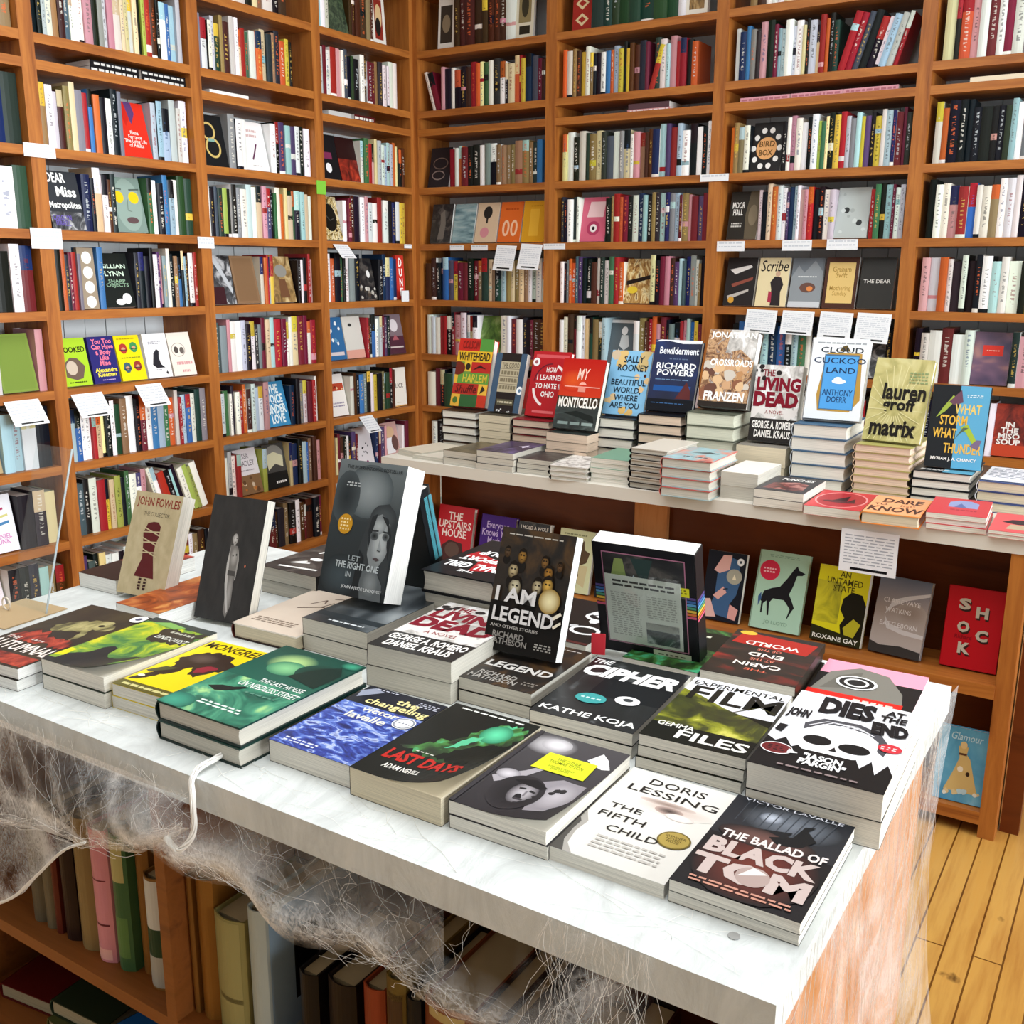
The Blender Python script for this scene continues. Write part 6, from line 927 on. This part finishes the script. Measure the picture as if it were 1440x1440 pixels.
# face-out books on the far table's lower shelf
ZS = .4203
for lab, x, w_, h_, ln, th, hard, col, ops, st in (
    ('bright red hardcover with cream capitals on the low shelf, farthest left', 1.305, .15, .215, 13, .024, True, '#c02632', [B_('THE\nUPSTAIRS\nHOUSE', .06, .5, .96, .9, '#f6ece8', .02), ('p', [(.15, .02), (.2, .35), (.4, .45), (.75, .42), (.85, .2), (.6, 0)], '#4a2a28'), ('e', .5, .3, .2, .12, '#5f4a42')], None),
    ('purple hardcover with pale old-style lettering on the low shelf', 1.485, .14, .205, 13, .02, True, '#43207a', [B_('Everyone\nKnows Your\nMother\nIs a Witch', .08, .4, .95, .9, '#c9b4e0', .01), ('x', .2, .1, .8, .3, 3, '#5a3490')], None),
    ('dark paperback with a glowing centre and one line of white capitals on the low shelf', 1.637, .12, .2, 13, .026, False, '#2a2526', [('a', 0, 0, 1, 1, 'dk'), B_('I HOLD A WOLF', .08, .88, .95, .94, '#e6e0d8', .01), ('e', .5, .68, .16, .1, '#c07a3a'), ('e', .5, .67, .08, .05, '#e6b070')], None),
    ('pale yellow-green book with a brown dog head on the low shelf', 1.797, .125, .2, 13, .018, False, '#cfd3a8', [('x', .1, .9, .8, .95, 1, '#8a8f6a'), ('p', [(.55, .5), (.6, .75), (.72, .85), (.76, .7), (.92, .66), (.85, .5), (.7, .45)], '#5a4632'), ('p', [(.5, .2), (.6, .45), (.9, .45), (.85, .1)], '#c9bd92'), ('e', .6, .28, .06, .05, '#241c16')], None),
    ('plain black book on the low shelf behind the striped back cover', 1.945, .125, .2, 13, .018, False, '#1d191b', [('r', .05, .9, .95, .95, '#2d282a')], None),
    ('red paperback with a half-seen face, in front of the pale post', 2.127, .138, .205, 13, .022, False, '#b51c26', [('p', [(.5, .55), (.52, .9), (.66, .95), (.75, .8), (.72, .55)], '#6a2a20'), ('e', .6, .78, .1, .09, '#e0b89a'), ('x', .08, .84, .46, .92, 1, '#d8545a')], None),
    ('black paperback with a blue and pink collaged face', 2.303, .118, .205, 13.9, .018, False, '#1b1d26', [('p', [(.15, .1), (.3, .35), (.3, .75), (.5, .95), (.8, .9), (.92, .65), (.85, .4), (.7, .25), (.8, .05)], '#3f5f86'), ('p', [(.2, .72), (.4, .95), (.62, .96), (.6, .75), (.35, .68)], '#e0b0a8'), ('e', .74, .66, .2, .11, '#a8a696'), ('p', [(.7, .62), (.74, .7), (.8, .62)], '#e9dfc0'), ('p', [(.25, .35), (.5, .5), (.6, .42), (.4, .3)], '#dca89e'), ('p', [(0, .02), (0, .28), (.2, .3), (.4, .05)], '#e3b8b0'), ('p', [(.7, .06), (.72, .26), (.95, .2), (.9, .04)], '#d99f98'), ('l', [(.5, .46), (.62, .48)], .03, '#1e2a3a')], ('small white round sticker', ('e', .86, .88, .09, .055, '#eef0f2'), ('e', .86, .88, .03, .02, '#3a4450'))),
    ('mint green hardcover with a black horse and red disc', 2.452, .146, .227, 19, .02, True, '#a9ccb4', [('x', .2, .92, .8, .96, 2, '#86a890'), ('e', .25, .75, .2, .13, '#d02a48'), ('x', .12, .71, .38, .79, 2, '#f2c0c8'), ('p', [(.15, .36), (.2, .48), (.35, .53), (.5, .56), (.62, .68), (.72, .8), (.78, .85), (.82, .8), (.95, .77), (.9, .74), (.8, .73), (.76, .6), (.7, .48), (.76, .42), (.84, .32), (.8, .28), (.74, .18), (.72, .18), (.76, .3), (.62, .4), (.4, .4), (.34, .34), (.36, .18), (.33, .18), (.28, .36), (.22, .32), (.22, .2), (.19, .2), (.18, .34)], '#1b1a1e'), ('p', [(.15, .46), (.1, .4), (.12, .28), (.17, .38)], '#3a5a86'), B_('JO LLOYD', .28, .06, .76, .12, '#86a890', .02)], None),
    ('yellow paperback with a silhouetted head and lower leaf shadows', 2.63, .141, .212, 14, .024, False, '#d6cc1e', [('r', 0, 0, 1, 1, '#ddd422'), ('a', 0, .25, .5, .8, 'yshade'), ('p', [(.62, .05), (.55, .25), (.62, .35), (.52, .45), (.55, .6), (.7, .7), (.9, .68), (1, .55), (1, .1)], '#1f1c12'), ('p', [(.62, .22), (.8, .36), (.95, .3), (.85, .12), (.68, .1)], '#b9b02a'), ('p', [(0, 0), (1, 0), (1, .1), (0, .2)], '#2b2a14'), B_('AN\nUNTAMED\nSTATE', .18, .68, .88, .95, '#4a4414', .01), B_('ROXANE GAY', .05, .03, .95, .09, '#f2f0e6', .01)], None),
    ('grey-lilac hardcover with a pale cloud streak over dark land', 2.79, .137, .21, 16, .02, True, '#9a9ca6', [('G', 0, .1, 1, .6, '#b5aaa4', '#a39690'), ('G', 0, .6, 1, 1, '#a39690', '#6d7a92'), ('g', .7, .56, .3, .14, '#94857c', '#a89c95'), ('p', [(0, 0), (1, 0), (1, .1), (.6, .13), (.2, .1), (0, .14)], '#3a3634'), ('p', [(.2, .5), (.35, .62), (.6, .72), (1, .82), (1, .86), (.6, .78), (.32, .7)], '#d3d0d2'), ('p', [(.2, .5), (.3, .4), (.6, .34), (1, .32), (1, .27), (.6, .28), (.28, .33)], '#cdc8c8'), B_('CLAIRE VAYE', .14, .66, .85, .72, '#e6e2e2', .004), B_('WATKINS', .2, .54, .7, .6, '#e6e2e2', .004), B_('BATTLEBORN', .14, .36, .86, .42, '#e0dcdc', .004)], None),
    ('red hardcover with five cut-paper letters', 2.975, .135, .212, 12, .02, True, '#b8161f', [('r', 0, 0, 1, 1, '#c41a24'), *[op for s, x, y in (('S', .3, .78), ('H', .62, .7), ('O', .32, .5), ('C', .66, .42), ('K', .38, .24)) for op in (('t', s, x-.08, y-.085, x+.14, y+.055, '#3a2420', dict(bold=.05)), ('t', s, x-.1, y-.06, x+.12, y+.08, '#cfc8b8', dict(bold=.05)))], B_('Richard', .2, .36, .5, .41, '#8a1420', .01)], None)):
    art('yshade', [(.36, '#8a8a1e'), (.5, '#c9c024'), (.66, '#ddd63a')], (2, 2.4), 4, .8); art('dawn', [(.3, '#8088a0'), (.5, '#a39a9c'), (.66, '#b0a296'), (.78, '#8a8a96')], (1, 2), 2, .4)
    leaning(lab, x, -1.615, ZS, {2.63: -4, 2.79: -7}.get(x, 0), w_, h_, ln, th, hard=hard, cover=col, page='p', ops=ops, stickers=[st] if st else ())
leaning('pale blue book with a gold ball gown on the bottom shelf of the far table', 3.0, -1.665, .0703, 2, .118, .2, 6, .018, hard=True, cover='#5aa8d0', page='p', ops=[('a', 0, 0, 1, 1, 'gown'), B_('Glamour', .25, .84, .9, .94, '#bfe0ee', .005, shear=.2), ('p', [(.42, .76), (.62, .76), (.6, .66), (.68, .6), (.82, .3), (.9, .14), (.2, .14), (.36, .4), (.46, .6)], '#d3b87a'), ('e', .52, .78, .07, .05, '#e0c890'), ('r', .44, .64, .6, .67, '#5a3a2a'), ('e', .5, .45, .06, .04, '#f0ead8'), ('e', .66, .4, .04, .03, '#3a2a20'), ('blobs', .1, .08, .95, .2, 10, .09, ['#e6e9e0', '#bcd9e6', '#d9c79a'])]) if art('gown', [(.35, '#4a98c4'), (.6, '#6ab4d6'), (.8, '#9acfe4')], (2, 2), 3, .6) else None

# ------------------------------------------------------------------ stretched fake cobweb on the near table
rw = random.Random(21)
def dens_sheet(mb, pt, nu, nv, dens):
    """pt(u,v) -> point; dens(u,v) -> 0..1, how closely the fibres lie"""
    for i in range(nu):
        for j in range(nv):
            q = [(i/nu, j/nv), ((i+1)/nu, j/nv), ((i+1)/nu, (j+1)/nv), (i/nu, (j+1)/nv)]
            c = [(dens(*a),)*3 for a in q]
            if max(a[0] for a in c) < .01: continue
            mb.face([pt(*a) for a in q], c, M_WEB, ink=(0, 0, 0))
def interp(P, x):
    for (x0, y0), (x1, y1) in zip(P, P[1:]):
        if x <= x1: return y0+(y1-y0)*max(0, (x-x0))/(x1-x0)
    return P[-1][1]
def strand(mb, a, b, r=.0005, sag=.02, wob=.006, n=9):
    A, B2 = Vector(a), Vector(b); pts = []
    ph = [rw.uniform(0, 6.28) for _ in range(3)]
    for i in range(n+1):
        t = i/n; p = A.lerp(B2, t); p.z -= sag*math.sin(math.pi*t)
        p += Vector((math.sin(ph[0]+t*7)*wob, math.sin(ph[1]+t*6)*wob*.6, math.sin(ph[2]+t*8)*wob*.7))*math.sin(math.pi*t); pts.append(p)
    mb.tube(pts, r*.42, '#efece6', M_FIB, 3)
SW = [(1.55, .60), (1.80, .60), (1.977, .622), (2.09, .648), (2.207, .66), (2.316, .687), (2.376, .725), (2.42, .758)]
web = MB()
# left swag hanging from the table edge
def pl(u, v):
    x = 1.58+u*.84; lo = interp(SW, x)-.012; z = lo+(.79-lo)*v
    return (x, -3.577-.03*math.sin(math.pi*min(1, v*1.1))*(.5+.5*math.sin(u*9))-.012, z)
def dl(u, v):
    x = 1.58+u*.84; hem = 1.3*math.exp(-(v/.26)**2); top = .5*math.exp(-((1-v)/.12)**2)
    col_ = sum(.55*math.exp(-((x-c-.02*math.sin(v*5))/.012)**2) for c in (1.98, 2.06, 2.15, 2.235, 2.30))
    left = 1.0 if x < 1.97 else math.exp(-((x-1.97)/.05)**2)
    return min(1, 1.15*hem+top+col_*1.0+left*.8+.17)
dens_sheet(web, pl, 60, 16, dl)
R2 = [(1.55, .46), (1.88, .468), (1.974, .476), (2.037, .517), (2.101, .579), (2.178, .645), (2.214, .665)]
def pf(u, v):
    x = 1.58+u*.635; lo = interp(R2, x); hi = interp(SW, x); return (x, -3.60-.006*math.sin(u*8), lo+(max(hi, lo+.002)-lo)*v)
dens_sheet(web, pf, 40, 8, lambda u, v: .62+.5*math.exp(-(v/.12)**2))
for _ in range(70):
    x = rw.uniform(1.7, 2.42); lo = interp(SW, x); x2 = min(2.43, max(1.6, x+rw.gauss(0, .05))); strand(web, (x, -3.574, .79), (x2, -3.59-rw.random()*.03, interp(SW, x2)+rw.uniform(-.005, .02)), rw.uniform(.0002, .0005), .0, .012)
for _ in range(50):
    x = rw.uniform(1.6, 2.38); x2 = x+rw.uniform(.05, .2); x2 = min(x2, 2.42); strand(web, (x, -3.6, interp(SW, x)+rw.gauss(.004, .008)), (x2, -3.6, interp(SW, x2)+rw.gauss(.004, .008)), rw.uniform(.0003, .0008), .006, .008)
tag(web.obj('cobweb', smooth=True), 'torn fake cobweb swag hanging from the far end of the near table', 'fake cobweb', 'tufts of fake cobweb on the near table', 'stuff')
# twisted white strand
rope = MB()
def twist(pts, r0, n=3, fib=7):
    P = [Vector(p) for p in pts]; S = []
    for i in range(len(P)-1):
        p0, p1, p2, p3 = P[max(i-1, 0)], P[i], P[i+1], P[min(i+2, len(P)-1)]
        for k in range(8):
            t = k/8; S.append(.5*((2*p1)+(p2-p0)*t+(2*p0-5*p1+4*p2-p3)*t*t+(3*p1-p0-3*p2+p3)*t**3))
    S.append(P[-1])
    for f in range(fib):
        a0 = f*6.283/fib; Q = []
        for i, p in enumerate(S):
            d = (S[min(i+1, len(S)-1)]-S[max(i-1, 0)]).normalized(); u = d.cross(Vector((0, 1, .3))).normalized(); v = d.cross(u)
            a = a0+i*.22; rr = r0*(.6+.4*math.sin(i*.35+f)); Q.append(p+(u*math.cos(a)+v*math.sin(a))*rr)
        rope.tube(Q, r0*.36, '#f2efea', M_FIB, 5)
twist([(2.36, -3.36, T+.004), (2.385, -3.44, T+.005), (2.405, -3.52, T+.006), (2.41, -3.57, T+.004), (2.425, -3.585, .785), (2.43, -3.59, .745), (2.415, -3.60, .722), (2.40, -3.60, .72), (2.385, -3.60, .728)], .004)
twist([(2.22, -3.605, .668), (2.17, -3.608, .640), (2.10, -3.61, .577), (2.03, -3.61, .515), (1.96, -3.61, .478), (1.88, -3.61, .47)], .0022)
tag(rope.obj('cobweb_strand', smooth=True), 'thick twisted white strand looping over the edge of the near table', 'fake cobweb strand')
# diagonal band across the old books
BD = [(2.28, .732), (2.374, .708), (2.454, .703), (2.551, .69), (2.621, .688), (2.707, .682), (2.787, .684), (2.861, .67), (2.95, .65)]
web = MB()
def pb(u, v):
    x = 2.27+u*.66; z = interp(BD, x)+(v-.5)*.105*(1-.35*u); return (x, -3.568-.02*math.sin(3.14*v)-.012*math.sin(u*17), z+.006*math.sin(u*23))
dens_sheet(web, pb, 50, 10, lambda u, v: min(1, 1.05*math.exp(-((v-.45)/.3)**2))*(1-.6*max(0, u-.75)/.25)*min(1, u*8))
def pu(u, v):
    x = 2.3+u*.5; lo = interp(BD, x); return (x, -3.567-.008*math.sin(u*9), lo+(.77-lo)*v)
dens_sheet(web, pu, 36, 10, lambda u, v: (.55)*(.4+.6*math.sin(u*11)**2)*(1-.5*v))
for _ in range(70):
    x = rw.uniform(2.28, 2.8); x2 = x+rw.uniform(.03, .15); strand(web, (x, -3.575-rw.random()*.02, interp(BD, x)+rw.gauss(0, .016)), (x2, -3.575-rw.random()*.02, interp(BD, x2)+rw.gauss(0, .014)), rw.uniform(.0002, .0005), .004, .01)
for _ in range(40):
    x = rw.uniform(2.35, 2.85); x2 = x+rw.gauss(0, .05); strand(web, (x, -3.572, .765), (x2, -3.575, interp(BD, x2)+rw.uniform(0, .03)), rw.uniform(.00015, .0004), .0, .012)
tag(web.obj('cobweb', smooth=True), 'long wispy diagonal band of fake cobweb across the old books', 'fake cobweb', 'tufts of fake cobweb on the near table', 'stuff')
# tuft spilling over the edge near the corner
web = MB()
def pt_(u, v):
    x = 2.90+u*.16-.02*v; return (x, -3.575-.012*math.sin(u*7)-.02*v, .805-.25*v)
dens_sheet(web, pt_, 16, 20, lambda u, v: (.9*math.exp(-((u-.55)/.3)**2)*(.35+.65*math.sin(v*9+u*5)**2)*(.25 if v < .17 else 1)*(1-.3*v)))
for _ in range(50):
    x = rw.uniform(2.93, 3.04); strand(web, (x, -3.573, .805), (x+rw.gauss(-.01, .03), -3.59, rw.uniform(.56, .72)), rw.uniform(.0002, .0006), 0, .014)
tag(web.obj('cobweb', smooth=True), 'tuft of fake cobweb spilling over the edge by the screw head corner', 'fake cobweb', 'tufts of fake cobweb on the near table', 'stuff')
# drape down the end panel
web = MB()
def pe(u, v):
    y = -3.56+u*.85; fl = .07*(1-v)**2; return (3.137+fl+.008*math.sin(u*14+v*6)+.022*v, y-fl*.2, .80*v)
dens_sheet(web, pe, 40, 24, lambda u, v: min(1, .16+.42*(math.sin(u*9+v*5)*.5+.5)*(1-.5*v)+.9*max(0, .3-v)))
for _ in range(90):
    y = rw.uniform(-3.56, -2.78); y2 = min(-2.72, max(-3.6, y+rw.gauss(0, .12))); z2 = rw.uniform(.0, .55); strand(web, (3.163, y, .803), (3.142+.05*(1-z2/.8)**2, y2, z2), rw.uniform(.0003, .0006), 0, .008, 10)
tag(web.obj('cobweb', smooth=True), 'sheet of fake cobweb draped down the pale end panel of the near table', 'fake cobweb', 'tufts of fake cobweb on the near table', 'stuff')
# thin film of web pulled over the tabletop front
web = MB()
for _ in range(60):
    x = rw.uniform(1.7, 3.1); y = rw.uniform(-3.56, -3.5); x2 = x+rw.gauss(0, .1); x2 = max(1.62, min(3.12, x2)); mb_a = (x, y, T+.0012); mb_b = (x2, rw.uniform(-3.565, -3.48), T+.0012)
    A, B3 = Vector(mb_a), Vector(mb_b); pts = [A.lerp(B3, i/6)+Vector((rw.gauss(0, .004), rw.gauss(0, .003), 0)) for i in range(7)]; web.tube(pts, rw.uniform(.0001, .0003), '#fbfbf8', M_FIB, 3)
tag(web.obj('cobweb', smooth=True), 'thin stretched cobweb fibres lying flat on the white tabletop of the near table', 'fake cobweb', 'tufts of fake cobweb on the near table', 'stuff')
